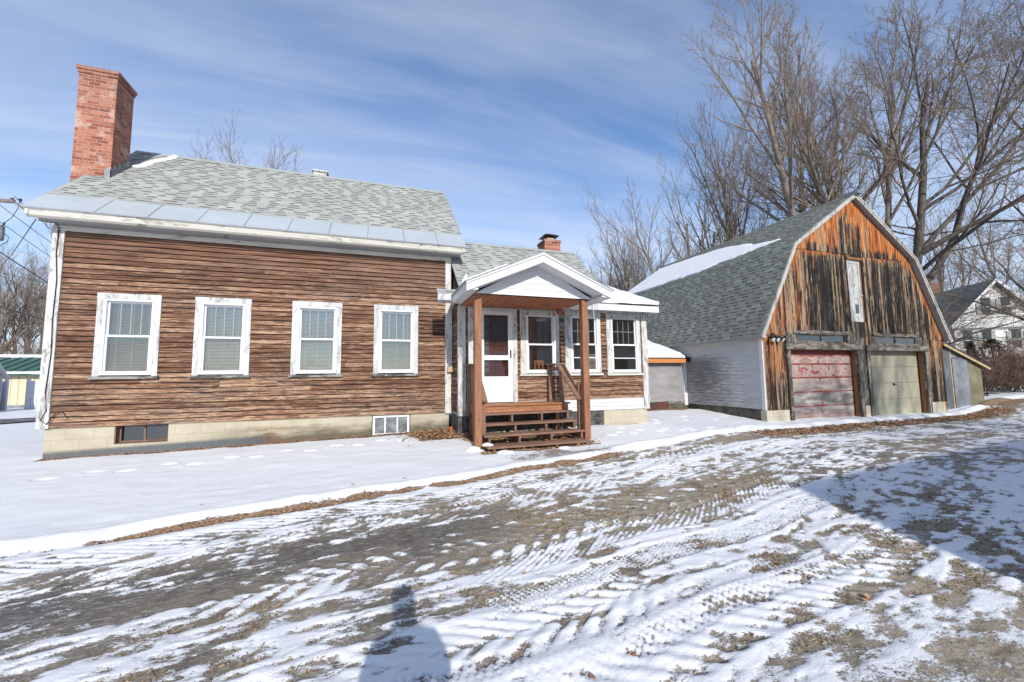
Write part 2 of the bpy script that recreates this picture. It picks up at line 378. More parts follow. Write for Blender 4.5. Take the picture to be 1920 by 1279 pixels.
# ------------------------------------------------------------------ walls
def clap(mb, P, u0, u1, z0, z1, openings=(), pitch=.101, butt=.021, warp=.004, seed=1, joints=True):
    rg = random.Random(seed); row = 0; z = z0
    while z < z1 - .02:
        zt = min(z + pitch, z1)
        cuts = [u0]
        if joints:
            u = u0 + rg.uniform(.4, 5)
            while u < u1 - .3: cuts.append(u); u += rg.uniform(2.4, 5.5)
        cuts.append(u1)
        zs = sorted({z, zt} | {q for o in openings for q in (o[2], o[3]) if z < q < zt})
        ph = rg.uniform(0, 99)
        for bi in range(len(cuts) - 1):
            a, b = cuts[bi], cuts[bi + 1]; rnd = rg.random(); dz = rg.uniform(-warp, warp); bt = butt * rg.uniform(.75, 1.35)
            for si in range(len(zs) - 1):
                za, zb = zs[si], zs[si + 1]; mid = (za + zb) / 2
                iv = [(a, b)]
                for o in openings:
                    if o[2] < mid < o[3]:
                        iv = [(x, y) for p, q in iv for x, y in ((p, min(q, o[0])), (max(p, o[1]), q)) if y - x > 1e-3]
                for p, q in iv:
                    n = max(1, int((q - p) / .35)); prev = None
                    for k in range(n + 1):
                        uu = p + (q - p) * k / n
                        w = warp * math.sin(uu * 2.3 + ph) + warp * .6 * math.sin(uu * 5.9 + ph * 2)
                        ou = lambda zz: bt + (.003 - bt) * (zz - z) / (zt - z)
                        low = za + ((w + dz) if za == z else 0)
                        zk = max(za + .001, zb - .019) if zb == zt else zb
                        cur = (P(uu, ou(za), low), P(uu, ou(zk), zk), P(uu, 0, low), P(uu, ou(zb), zb + (.012 if zb == zt and zt < z1 else 0)))
                        if prev:
                            mb.face([prev[0], cur[0], cur[1], prev[1]], rnd)
                            if zb == zt: mb.face([prev[1], cur[1], cur[3], prev[3]], rnd, 1.0 if butt > .015 else .35)  # strip under the next butt, marked for the painted dirt and shade
                            if za == z: mb.face([prev[2], cur[2], cur[0], prev[0]], rnd)
                        prev = cur
        z = zt; row += 1

def PF(y): return lambda u, o, z: (u, y - o, z)          # wall facing -Y
def PL(x): return lambda u, o, z: (x - o, u, z)          # wall facing -X
def PR(x): return lambda u, o, z: (x + o, u, z)          # wall facing +X
def PB(y): return lambda u, o, z: (u, y + o, z)          # wall facing +Y

def sheet_with_holes(mb, P, u0, u1, z0, z1, openings, o=-.01, th=.1):
    """wall core (a solid with thickness) around openings"""
    us = sorted({u0, u1} | {q for a in openings for q in a[:2]}); zs = sorted({z0, z1} | {q for a in openings for q in a[2:4]})
    for i in range(len(us) - 1):
        for j in range(len(zs) - 1):
            um, zm = (us[i] + us[i+1]) / 2, (zs[j] + zs[j+1]) / 2
            if any(a[0] < um < a[1] and a[2] < zm < a[3] for a in openings): continue
            q = [P(us[i], o, zs[j]), P(us[i+1], o, zs[j]), P(us[i+1], o, zs[j+1]), P(us[i], o, zs[j+1])]
            r = [P(us[i], o - th, zs[j]), P(us[i+1], o - th, zs[j]), P(us[i+1], o - th, zs[j+1]), P(us[i], o - th, zs[j+1])]
            mb.mesh(q + r, [(0,1,2,3),(7,6,5,4),(0,4,5,1),(1,5,6,2),(2,6,7,3),(3,7,4,0)])

def shingles(P0, du, dv, W, H, name, mat, parent, seed=1, course=.14, tabw=(.13, .30), thick=.006, dashes=True, label=None, base_th=.03):
    """laminated shingles: courses with real raised tabs; P0 eave corner, du along eave, dv up the slope"""
    rg = random.Random(seed); mb = MB(); P0 = Vector(P0); du = Vector(du).normalized(); dv = Vector(dv).normalized()
    n = du.cross(dv).normalized()
    if n.z < 0: n = -n
    def Q(u, v, h): return tuple(P0 + du * u + dv * v + n * h)
    b = [Q(0,0,0), Q(W,0,0), Q(W,H,0), Q(0,H,0)] + [Q(0,0,-base_th), Q(W,0,-base_th), Q(W,H,-base_th), Q(0,H,-base_th)]
    mb.mesh(b, [(0,1,2,3),(7,6,5,4),(0,4,5,1),(1,5,6,2),(2,6,7,3),(3,7,4,0)], .4)
    nc = int(math.ceil(H / course))
    for c in range(nc):
        v0 = c * course; v1 = min(H, v0 + course + .01)
        tone = rg.uniform(.35, .6)
        mb.mesh([Q(0,v0,.007), Q(W,v0,.007), Q(W,v1,.002), Q(0,v1,.002), Q(0,v0,0), Q(W,v0,0)], [(0,1,2,3),(4,5,1,0)], tone)
        u = rg.uniform(-.2, 0)
        while u < W:
            w = rg.uniform(*tabw); a, e = max(0, u), min(W, u + w)
            if e - a > .02:
                r = rg.uniform(.15, 1.0); t = thick
                mb.mesh([Q(a,v0,.007+t), Q(e,v0,.007+t), Q(e,v1,.0035+t*.4), Q(a,v1,.0035+t*.4), Q(a,v0,.004), Q(e,v0,.004), Q(e,v1,.002), Q(a,v1,.002)],
                        [(0,1,2,3),(4,5,1,0),(5,6,2,1),(7,4,0,3)], r)
            g = rg.uniform(.08, .30); a2, e2 = max(0, e), min(W, e + g)
            if dashes and e2 - a2 > .02 and v0 + course < H:
                vt = v0 + course; r2 = 0.0
                mb.mesh([Q(a2,vt-.036,.0085), Q(e2,vt-.036,.0085), Q(e2,vt-.002,.0085), Q(a2,vt-.002,.0085)], [(0,1,2,3)], r2)
            elif e2 - a2 > .02:
                mb.mesh([Q(a2,v0,.0085), Q(e2,v0,.0085), Q(e2,v1,.005), Q(a2,v1,.005)], [(0,1,2,3)], rg.uniform(.12, .5))
            u = e + g
    return mb.build(name, mat, parent, label=label)

def recess_frame(mb, x0, x1, z0, z1, y0, y1, w):
    mb.box(x0, x0 + w, y0, y1, z0, z1); mb.box(x1 - w, x1, y0, y1, z0, z1)
    mb.box(x0 + w, x1 - w, y0 + .002, y1 - .002, z0, z0 + w); mb.box(x0 + w, x1 - w, y0 + .002, y1 - .002, z1 - w, z1)

# ------------------------------------------------------------------ farmhouse
D, DE = 9.85, 9.0
house = tag(empty('farmhouse', (-2.0, D, 0)), 'low brown farmhouse with weathered clapboards, green-grey shingle roof and tall brick chimney', 'house')
WINS = [(-5.12, -4.11), (-3.54, -2.54), (-1.76, -.75), (-.06, .95)]
ops = [(a + .02, b - .02, 1.57, 3.17) for a, b in WINS]
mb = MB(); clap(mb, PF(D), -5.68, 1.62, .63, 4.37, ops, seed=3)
# old patched boards standing proud, as on the real wall
mb.mesh([(-3.05,D-.03,1.33),(-2.0,D-.03,1.34),(-2.0,D-.012,1.46),(-3.05,D-.012,1.45),(-3.05,D,1.33),(-2.0,D,1.34)],[(0,1,2,3),(4,5,1,0)],.95)
mb.mesh([(-1.72,D-.03,.86),(-1.18,D-.03,.86),(-1.18,D-.014,.97),(-1.72,D-.014,.975),(-1.72,D,.86),(-1.18,D,.86)],[(0,1,2,3),(4,5,1,0)],.02)
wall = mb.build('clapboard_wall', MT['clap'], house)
mb = MB()
sheet_with_holes(mb, PF(D), -5.74, 1.66, .62, 4.5, ops)
mb.box(-5.74, -5.64, D + .12, 15.5, .62, 4.5); mb.box(1.58, 1.70, DE + .95, 15.5, .62, 4.5); mb.box(-5.64, 1.58, 15.4, 15.5, .62, 4.5)
mb.build('wall_core', MT['room'], house)
mb = MB(); clap(mb, PL(-5.75), D, 15.5, .63, 4.5, seed=8); clap(mb, PR(1.705), D + .02, 15.5, .63, 4.5, seed=9)
# gables
def gable(mb, P, y0, y1, z0, zr, seed):
    rg = random.Random(seed); ym = (y0 + y1) / 2; z = z0
    while z < zr - .1:
        zt = z + .115; f = lambda q: (q - z0) / (zr - z0)
        a0, a1 = y0 + (ym - y0) * f(z), y1 - (y1 - ym) * f(z); b0, b1 = y0 + (ym - y0) * f(zt), y1 - (y1 - ym) * f(zt)
        r = rg.random(); mb.face([P(a0, .017, z), P(a1, .017, z), P(b1, .003, zt), P(b0, .003, zt)], r); mb.face([P(a0, 0, z), P(a1, 0, z), P(a1, .017, z), P(a0, .017, z)], r); z = zt
gable(mb, PL(-5.75), D, 15.5, 4.5, 7.3, 4); gable(mb, PR(1.705), D, 15.5, 4.5, 7.3, 5)
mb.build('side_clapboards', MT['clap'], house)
mb = MB(); mb.prism([(D + .1, 4.45), (15.4, 4.45), (12.68, 7.2)], 'x', -5.6, 1.6); mb.build('gable_core', MT['room'], house)
# dim interior: floor, back partition and side partitions with real depth
mb = MB(); mb.box(-5.64, 1.56, D + .12, 13.0, .8, .9); o = mb.build('room_floor', MT['floorwood'], house)
mb = MB(); mb.box(-5.64, 1.56, 12.6, 12.7, .9, 4.2); mb.box(-5.64, 1.56, D + .12, 12.7, 3.6, 3.7)
for x in (-3.9, -2.1, -.4): mb.box(x, x + .1, D + .12, 12.6, .9, 3.6)
mb.build('room_partition', MT['room'], house)

# foundation with two openings
mb = MB(); fops = [(-4.74, -3.89, .27, .70), (-.07, .79, .12, .70)]
sheet_with_holes(mb, PF(D + .02), -5.76, 1.70, -.4, .625, fops, o=0, th=.25)
mb.box(-5.76, -5.5, D + .27, 15.5, -.4, .625)
mb.build('foundation', MT['block'], house)
mb = MB(); mb.box(-5.5, 1.6, 10.6, 10.7, -.4, .6); mb.build('basement_partition', MT['black'], house)
for i, (x0, x1, z0, z1) in enumerate([(-4.72, -3.91, .28, .625), (-.05, .77, .15, .61)]):
    mb = MB(); yy = D + (.14 if i == 0 else .03)
    w = .035 if i == 0 else .05
    recess_frame(mb, x0, x1, z0, z1, yy, yy + .05, w)
    if i == 0:
        mb.box((x0+x1)/2 - .015, (x0+x1)/2 + .015, yy + .004, yy + .046, z0 + w, z1 - w)
        mb.box(x0 - .02, x0 + .003, D + .02, yy, z0, z1); mb.box(x0 - .02, x1 + .02, D + .022, yy, z0 - .03, z0)
    else:
        for k in (1, 2):
            xx = x0 + (x1 - x0) * k / 3; mb.box(xx - .016, xx + .016, yy + .004, yy + .046, z0 + w, z1 - w)
    bw = mb.build('basement_window', MT['bwframe'] if i == 0 else MT['vinyl'], house, label='brown framed basement window' if i == 0 else 'white framed three light basement window')
    mb = MB(); mb.box(x0 + w, x1 - w, yy + .02, yy + .026, z0 + w, z1 - w); mb.build('pane', MT['dkglass'] if i == 0 else MT['frosted'], bw)

# corner boards, frieze, cornice
mb = MB(); mb.box(-5.86, -5.68, D - .045, D + .02, .62, 4.40); mb.box(-5.86, -5.76, D + .02, D + .2, .62, 4.40); mb.build('corner_board', MT['trim'], house, bevel=.004)
mb = MB(); mb.box(1.60, 1.74, D - .045, D + .01, .60, 4.36); mb.build('corner_board', MT['trim'], house, bevel=.004)
mb = MB(); mb.box(-5.87, 1.745, D - .052, D, 4.36, 4.455); mb.build('frieze_moulding', MT['trimh'], house, bevel=.01)
mb = MB(); mb.box(-5.85, 1.735, D - .03, D + .05, 4.455, 4.60); mb.build('frieze_board', MT['oldgrey'] if 0 else MT['soffitgrey'], house)
EX0, EX1, EY, EZ = -6.05, 2.03, 9.40, 4.64; SL = (7.47 - 4.64) / (12.68 - 9.38); RY, RZ = 12.68, 7.47
mb = MB(); mb.prism([(EY + .05, 4.52), (D, 4.50), (D, 4.53), (EY + .05, 4.55)], 'x', EX0 + .06, EX1 - .06); mb.build('soffit', MT['soffitgrey'], house)
mb = MB()
mb.prism([(EY - .005, 4.63), (EY + .03, 4.50), (EY + .07, 4.47), (EY + .10, 4.47), (EY + .10, 4.60), (EY + .05, 4.66)], 'x', EX0 + .02, EX1 - .02)
mb.prism([(EY + .012, 4.585), (EY - .02, 4.61), (EY - .015, 4.632), (EY + .03, 4.64)], 'x', EX0 + .01, EX1 - .01)
mb.build('eave_cornice', MT['trimh'], house)
# rake boards on both gables
for x in (EX0 + .03, EX1 - .07):
    mb = MB()
    for s in (1, -1):
        y0 = RY - s * (RY - EY)
        mb.prism([(y0, 4.50), (y0, 4.64), (RY, RZ + .0), (RY, RZ - .14)] if s == 1 else [(y0, 4.64), (y0, 4.50), (RY, RZ - .14), (RY, RZ)], 'x', x, x + .04)
    mb.build('rake_board', MT['trimh'], house)
for x0, x1 in ((EX0 + .07, -5.77), (1.72, EX1 - .07)):
    mb = MB()
    for s in (1, -1):
        y0 = RY - s * (RY - EY); mb.prism([(y0, 4.58), (y0, 4.61), (RY, RZ - .03), (RY, RZ - .06)], 'x', x0, x1)
    mb.build('rake_soffit', MT['soffitgrey'], house)

# roof: shingle slopes and metal eave strip
uv = Vector((0, 1, SL)).normalized(); lv = math.hypot(RY - 9.90, RZ - 5.086)
roof = shingles((EX0, 9.90, 5.086), (1, 0, 0), uv, EX1 - EX0, lv, 'roof', MT['shingle'], house, seed=11)
shingles((EX0, 16.0, 4.64), (1, 0, 0), Vector((0, -1, SL)), EX1 - EX0, math.hypot(16.0 - RY, RZ - 4.64), 'back_roof', MT['shingle'], house, seed=12, course=.28, dashes=False)
mb = MB(); mb.prism([(RY - .13, RZ - .09), (RY, RZ + .03), (RY + .13, RZ - .09), (RY, RZ - .01)], 'x', EX0, EX1, .45); mb.build('ridge_cap', MT['shingle'], roof)
# standing metal sheets, each with a lapped seam
mb = MB(); xs = [EX0, -5.02, -4.22, -3.42, -2.62, -1.82, -1.02, -.22, .58, 1.36, EX1]
nv = Vector((0, -SL, 1)).normalized()
for k in range(len(xs) - 1):
    h0, h1 = .002 + .004 * (k % 2), .004 * ((k + 1) % 2) + .004
    sl = .06 if k else .0; sr = .06
    e = lambda x, v, h: tuple(Vector((x, 9.36, 4.623)) + uv * v + nv * h)
    L_ = .735
    mb.mesh([e(xs[k], 0, h0), e(xs[k+1] + .004, 0, h1), e(xs[k+1] + .004, L_, h1), e(xs[k], L_, h0),
             e(xs[k], 0, -.02), e(xs[k+1], 0, -.02), e(xs[k+1], L_, -.02), e(xs[k], L_, -.02)],
            [(0,1,2,3),(4,5,1,0),(5,6,2,1),(7,4,0,3),(6,7,3,2),(7,6,5,4)], .5)
    if k: mb.mesh([e(xs[k]-.006, 0, .008), e(xs[k]+.006, 0, .008), e(xs[k]+.006, L_, .008), e(xs[k]-.006, L_, .008), e(xs[k]-.006,0,0), e(xs[k]+.006,0,0)], [(0,1,2,3),(4,5,1,0)], .5)
mb.build('metal_eave_strip', MT['metalroof'], roof)
for k in range(1, len(xs) - 1):
    mb = MB(); mb.mesh([e(xs[k]-.010, .001, .0095), e(xs[k]-.003, .001, .0095), e(xs[k]-.003, L_-.004, .0095), e(xs[k]-.010, L_-.004, .0095)], [(0,1,2,3)]); mb.build('seam', MT['darkmetal'], roof)

# big chimney on the left gable
mb = MB(); cx0, cx1, cy0, cy1 = -6.30, -5.63, 10.9, 11.55
mb.box(cx0, cx1, cy0, cy1, -.2, 8.27); mb.box(cx0 - .02, cx1 + .02, cy0 - .02, cy1 + .02, 8.27, 8.345); mb.box(cx0 - .04, cx1 + .04, cy0 - .04, cy1 + .04, 8.345, 8.42)
ch = mb.build('brick_chimney', MT['brick'], house, label='tall red brick chimney at the left end')
mb = MB(); mb.box(cx0 + .16, cx1 - .16, cy0 + .16, cy1 - .16, 8.40, 8.426); mb.build('flue', MT['black'], ch)
mb = MB()
for k in range(5):
    y = cy0 + k * .13; z = 4.64 + SL * (y - 9.38)
    mb.box(cx1 - .0, cx1 + .012 + .001 * k, y - .012, y + .15, z - .05, z + .24)
mb.box(cx1 - .1, cx1 + .012, cy0 - .012, cy0, 5.88, 6.14); mb.build('chimney_flashing', MT['lead'], ch)
# ridge vent box
mb = MB(); mb.box(-1.86, -1.50, 12.72, 13.0, 7.35, 7.62)
for k in range(9): mb.box(-1.845 + k * .04, -1.83 + k * .04, 12.70, 12.72, 7.42, 7.6)
mb.box(-1.90, -1.46, 12.67, 13.05, 7.62, 7.66); mb.build('roof_vent', MT['trim'], house)

# windows -------------------------------------------------------------------
def sash_window(parent, x0, x1, zc0, zc1, fx0, fx1, fz0, fz1, rail, yw, kind, seed, casing='casing'):
    rg = random.Random(seed)
    mb = MB(); d = .040
    mb.box(x0, fx0, yw - d, yw + .01, zc0, zc1); mb.box(fx1, x1, yw - d, yw + .01, zc0, zc1)
    mb.box(x0 - .004, x1 + .004, yw - d - .006, yw + .01, zc1 - .11, zc1 + .01)
    mb.box(fx0, fx1, yw - d + .004, yw + .01, fz1, zc1 - .11) if fz1 < zc1 - .111 else None
    win = mb.build('window', MT[casing], parent, bevel=.005)
    mb = MB(); mb.prism([(yw - .085, zc0 - .05), (yw - .085, zc0 - .012), (yw + .01, zc0 + .012), (yw + .01, zc0 - .05)], 'x', x0 - .03, x1 + .03)
    mb.build('sill', MT['trimh'] if kind != 'blind' else MT['oldgrey'], win)
    mb = MB(); a = .045
    recess_frame(mb, fx0, fx1, fz0, fz1, yw - .046, yw + .06, a)                       # outer vinyl frame
    recess_frame(mb, fx0 + a, fx1 - a, rail - .005, fz1 - a, yw + .012, yw + .045, .032)   # top sash
    recess_frame(mb, fx0 + a, fx1 - a, fz0 + a, rail + .03, yw - .018, yw + .011, .034)    # bottom sash
    mb.box(fx0 + a, fx1 - a, yw - .026, yw + .0, rail - .012, rail + .028)
    gx0, gx1, gz0, gz1 = fx0 + a + .032, fx1 - a - .032, rail + .03, fz1 - a - .032
    if kind == 'blind' or kind == 'three':
        for k in (1, 2, 3): xx = gx0 + (gx1 - gx0) * k / 4; mb.box(xx - .009, xx + .009, yw + .030, yw + .040, gz0, gz1)
        if kind == 'three': mb.box(gx0, gx1, yw + .029, yw + .041, gz1 - .085, gz1 - .068)
    if kind == 'eight':
        for k in (1, 2, 3): xx = gx0 + (gx1 - gx0) * k / 4; mb.box(xx - .009, xx + .009, yw + .030, yw + .040, gz0, gz1)
        zz = (gz0 + gz1) / 2; mb.box(gx0, gx1, yw + .029, yw + .041, zz - .009, zz + .009)
        mb.box(fx0 + a, fx1 - a, yw - .024, yw - .004, fz0 + .36, fz0 + .385)
    mb.build('sash', MT['vinyl'], win, bevel=.003)
    mb = MB(); mb.box(fx0 + a + .02, fx1 - a - .02, yw + .024, yw + .028, rail, fz1 - a - .01); mb.box(fx0 + a + .02, fx1 - a - .02, yw - .008, yw - .004, fz0 + a + .01, rail + .01)
    mb.build('pane', MT['glass'], win)
    if kind == 'blind':
        mb = MB(); z = fz0 + .075; tl = [.15, .5, .42, .28][seed % 4]
        w = fx1 - fx0 - 2 * a - .02; bx0, bx1 = fx0 + a + .01 + (.03 if seed == 0 else 0), fx1 - a - .01
        while z < fz1 - .09:
            c, s = math.cos(tl) * .0125, math.sin(tl) * .0125; yb = yw + .085
            mb.face([(bx0, yb - c, z - s), (bx1, yb - c, z - s), (bx1, yb, z + .0025), (bx0, yb, z + .0025)]); mb.face([(bx0, yb, z + .0025), (bx1, yb, z + .0025), (bx1, yb + c, z + s), (bx0, yb + c, z + s)])
            z += .030
        for xx in (.14, .5, .86): mb.box(bx0 + w * xx, bx0 + w * xx + .004, yw + .066, yw + .069, fz0 + .06, fz1 - .07)
        mb.box(bx0, bx1, yw + .06, yw + .10, fz1 - .095, fz1 - .06); mb.box(bx0, bx1, yw + .075, yw + .095, fz0 + .055, fz0 + .072)
        mb.build('blind', MT['blind'], win)
        mb = MB(); mb.box(fx0 + .02, fx1 - .02, yw + .16, yw + .17, fz0, fz1); mb.build('drape', MT['drape'], win)
    return win
MT['drape'] = flat('warm_grey_drape', (.20, .18, .17), .9, .2, 3, stretch=(6, 1, .4))
for i, (a, b) in enumerate(WINS):
    sash_window(house, a, b, 1.565, 3.18, a + .105, b - .095, 1.59, 3.085, 2.345, D, 'blind', i)

# cable running down the left corner, small pipe stub
mb = MB(); pts = [(-5.99, D - .2, 4.47), (-5.8, D - .07, 4.48), (-5.76, D - .06, 4.40), (-5.77, D - .055, 3.9), (-5.73, D - .056, 3.4), (-5.74, D - .056, 2.6), (-5.72, D - .055, 2.0), (-5.75, D - .056, 1.3), (-5.72, D - .056, .95), (-5.79, D - .056, .78), (-5.70, D - .06, .70), (-5.6, D - .05, .88), (-5.5, D - .04, .93), (-5.42, D - .04, .80)]
mb.tube(pts, .008, 5); mb.build('wall_cable', MT['black'], house)
mb = MB(); mb.tube([(-.17, D - .05, .86), (-.17, D + .01, .86)], .045, 10); mb.tube([(-.17, D - .07, .86), (-.17, D - .04, .86)], .03, 8); mb.build('wall_tap', MT['darkmetal'], house)

# ------------------------------------------------------------------ ell (right wing)
eops = [(2.0, 3.15, .80, 3.06), (3.27, 4.25, 1.52, 3.04), (4.45, 5.42, 1.52, 3.06), (5.64, 6.62, 1.52, 3.05)]
mb = MB(); clap(mb, PF(DE), 1.93, 6.70, .885, 3.08, eops, pitch=.105, warp=.003, seed=21)
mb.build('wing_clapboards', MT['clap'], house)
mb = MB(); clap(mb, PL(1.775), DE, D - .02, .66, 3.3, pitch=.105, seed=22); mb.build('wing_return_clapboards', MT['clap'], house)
mb = MB(); sheet_with_holes(mb, PF(DE), 1.79, 6.82, .60, 3.15, eops, th=.11)
mb.box(6.72, 6.82, DE + .13, 13.2, .6, 3.15); mb.box(1.79, 1.85, DE + .13, D - .02, .6, 3.15); mb.box(1.75, 6.72, 13.1, 13.2, .6, 3.15); mb.box(1.72, 1.78, D + .02, 13.1, .6, 3.15)
mb.box(1.85, 6.70, 10.5, 10.58, .9, 3.15); mb.box(1.85, 6.70, DE + .13, 12.0, 3.12, 3.18); mb.build('wing_core', MT['room'], house)
mb = MB(); mb.box(1.85, 6.72, DE + .13, 12.0, .78, .88); mb.build('wing_floor', MT['floorwood'], house)
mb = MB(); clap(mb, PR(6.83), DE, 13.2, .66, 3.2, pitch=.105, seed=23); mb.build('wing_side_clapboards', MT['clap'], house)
mb = MB(); mb.box(1.755, 1.93, DE - .04, DE, .60, 3.12); mb.box(1.755, 1.79, DE, DE + .10, .60, 3.12); mb.build('corner_board', MT['trim'], house, bevel=.004)
mb = MB(); mb.box(6.69, 6.86, DE - .04, DE, .585, 3.12); mb.box(6.835, 6.86, DE, DE + .12, .585, 3.12); mb.build('corner_board', MT['trim'], house, bevel=.004)
mb = MB(); clap(mb, PF(DE - .002), 3.18, 6.69, .60, .87, pitch=.095, warp=0, joints=False, butt=.02); mb.box(3.18, 6.69, DE - .012, DE, .868, .884)
mb.build('white_skirt_siding', MT['sidew2'], house)
mb = MB(); mb.box(1.93, 6.69, DE - .02, DE - .0, 3.075, 3.16); mb.build('wing_frieze', MT['casing'], house)
mb = MB(); mb.box(4.27, 4.43, DE - .022, DE - .004, 2.56, 3.07); mb.build('patch_board', MT['oldgrey'], house, label='bare grey patch board between the wing windows')
mb = MB(); mb.box(5.5, 6.80, DE + .01, DE + .3, -.3, .60); mb.box(6.6, 6.80, DE + .3, 13.2, -.3, .60); mb.build('wing_foundation', MT['block2'], house, label='plain cream block foundation under the wing')
mb = MB(); mb.box(1.80, 5.5, DE + .04, DE + .3, -.3, .60); mb.box(1.76, 1.98, DE + .02, D, -.3, .60)
st_rg = random.Random(5)
for k in range(26):
    x = st_rg.uniform(3.9, 5.4); z = st_rg.uniform(.1, .5); r = st_rg.uniform(.05, .12)
    mb.mesh([(x-r, DE+.03, z), (x, DE+.0, z-r*.6), (x+r, DE+.03, z), (x, DE+.0, z+r*.6), (x, DE-.03, z)], [(0,1,4),(1,2,4),(2,3,4),(3,0,4)])
mb.build('stone_foundation', MT['stone'], house)
sash_window(house, 3.25, 4.27, 1.53, 3.06, 3.40, 4.17, 1.55, 3.0, 2.23, DE, 'three', 11, 'trim')
sash_window(house, 4.43, 5.44, 1.53, 3.07, 4.59, 5.37, 1.55, 3.0, 2.25, DE, 'eight', 12, 'trim')
sash_window(house, 5.62, 6.64, 1.52, 3.06, 5.75, 6.57, 1.54, 3.01, 2.25, DE, 'eight', 13, 'casing')
# storm door
mb = MB(); mb.box(1.98, 2.12, DE - .05, DE + .02, .86, 3.08); mb.box(3.06, 3.17, DE - .05, DE + .02, .86, 3.08); mb.box(2.12, 3.06, DE - .048, DE + .02, 3.0, 3.08)
dr = mb.build('storm_door', MT['trim'], house, label='white storm door with two glass panels', bevel=.004)
mb = MB(); y0, y1 = DE - .03, DE + .01
for b in [(2.12, 2.36, .885, 3.0), (2.95, 3.06, .885, 3.0), (2.36, 2.95, 2.92, 3.0), (2.36, 2.95, 1.86, 1.97), (2.36, 2.95, .885, 1.48)]: mb.box(b[0], b[1], y0, y1, b[2], b[3])
mb.box(2.42, 2.90, y0 - .006, y0, .97, 1.40); mb.build('door_leaf', MT['vinyl'], dr, bevel=.003)
mb = MB(); mb.box(2.36, 2.95, DE - .012, DE - .006, 1.97, 2.92); mb.box(2.36, 2.95, DE - .012, DE - .006, 1.48, 1.86); mb.build('pane', MT['glass'], dr)
mb = MB(); mb.tube([(3.005, DE - .035, 1.93), (3.005, DE - .075, 1.95), (3.005, DE - .075, 2.06), (3.005, DE - .035, 2.08)], .009, 6); mb.box(2.99, 3.02, DE - .037, DE - .03, 1.9, 2.1); mb.build('handle', MT['black'], dr)
mb = MB(); mb.box(2.50, 3.05, DE + .06, DE + .10, .88, 2.98); mb.box(2.56, 2.98, DE + .052, DE + .06, 2.0, 2.85); mb.box(2.56, 2.98, DE + .052, DE + .06, 1.0, 1.7); mb.build('inner_door', MT['innerred'], dr)
mb = MB(); mb.box(2.30, 2.50, DE + .055, DE + .11, .88, 2.98); mb.build('inner_jamb', MT['oldgrey'], dr)
mb = MB()     # house number plate 3
mb.box(3.105, 3.135, DE - .056, DE - .051, 2.80, 2.80 + .001)
for a in [(3.10,2.86,3.135,2.868),(3.10,2.83,3.135,2.838),(3.10,2.80,3.135,2.808),(3.128,2.80,3.135,2.868)]: mb.box(a[0], a[2], DE - .057, DE - .05, a[1], a[3])
mb.build('house_number', MT['black'], dr)

# ell roof: gable part, low right part, left return
ES = .86; EYE, EZE = 8.62, 3.27; ERY = 10.95; ERZ = EZE + ES * (ERY - EYE)
dvE = Vector((0, 1, ES))
er = shingles((1.76, EYE, EZE), (1, 0, 0), dvE, 5.75 - 1.76, math.hypot(ERY - EYE, ERZ - EZE), 'wing_roof', MT['shingle'], house, seed=31)
shingles((1.76, 13.28, EZE), (1, 0, 0), Vector((0, -1, ES)), 5.75 - 1.76, math.hypot(ERY - EYE, ERZ - EZE), 'wing_back_roof', MT['shingle'], house, seed=32, course=.28, dashes=False)
shingles((1.24, EYE, EZE), (1, 0, 0), dvE, .51, .24, 'wing_roof_return', MT['shingle'], house, seed=33)
mb = MB(); mb.prism([(ERY - .12, ERZ - .08), (ERY, ERZ + .025), (ERY + .12, ERZ - .08)], 'x', 1.76, 5.75, .45); mb.build('wing_ridge_cap', MT['shingle'], er)
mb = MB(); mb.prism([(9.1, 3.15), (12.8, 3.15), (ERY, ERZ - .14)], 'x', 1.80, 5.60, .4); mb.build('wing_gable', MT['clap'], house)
mb = MB(); mb.prism([(EYE + .0, EZE - .14), (EYE, EZE - .012), (ERY, ERZ - .05), (ERY, ERZ - .17)], 'x', 5.66, 5.74); mb.build('rake_board', MT['trimh'], house)
LS = .41; LZ = EZE + .0; LRZ = LZ + LS * (ERY - EYE)
mb = MB()
mb.prism([(EYE, LZ - .03), (ERY, LRZ - .03), (13.28, LZ - .03), (13.28, LZ - .06), (ERY, LRZ - .08), (EYE, LZ - .06)], 'x', 5.3, 6.98, .4); mb.build('low_wing_roof', MT['shingle'], house)
mb = MB(); mb.prism([(9.0, 3.15), (13.1, 3.15), (ERY, LRZ - .12)], 'x', 6.76, 6.84); mb.build('low_gable_boards', MT['sidew2'], house)
mb = MB(); mb.box(4.2, 6.985, EYE - .015, EYE + .02, 3.09, 3.245); mb.box(4.2, 6.985, EYE + .02, DE - .02, 3.165, 3.185); mb.box(6.95, 6.985, EYE + .02, EYE + .4, 3.10, 3.245); mb.build('wing_fascia', MT['white'], house)
mb = MB(); mb.prism([(EYE - .06, 3.14), (EYE - .07, 3.27), (EYE - .055, 3.27), (EYE - .04, 3.16), (EYE + .02, 3.16), (EYE + .02, 3.27), (EYE + .04, 3.27), (EYE + .04, 3.14)], 'x', 1.24, 1.62)
mb.prism([(EYE + .04, 3.12), (EYE + .04, 3.24), (EYE + .2, 3.38), (EYE + .2, 3.12)], 'x', 1.26, 1.74); mb.build('gutter', MT['casing'], house)
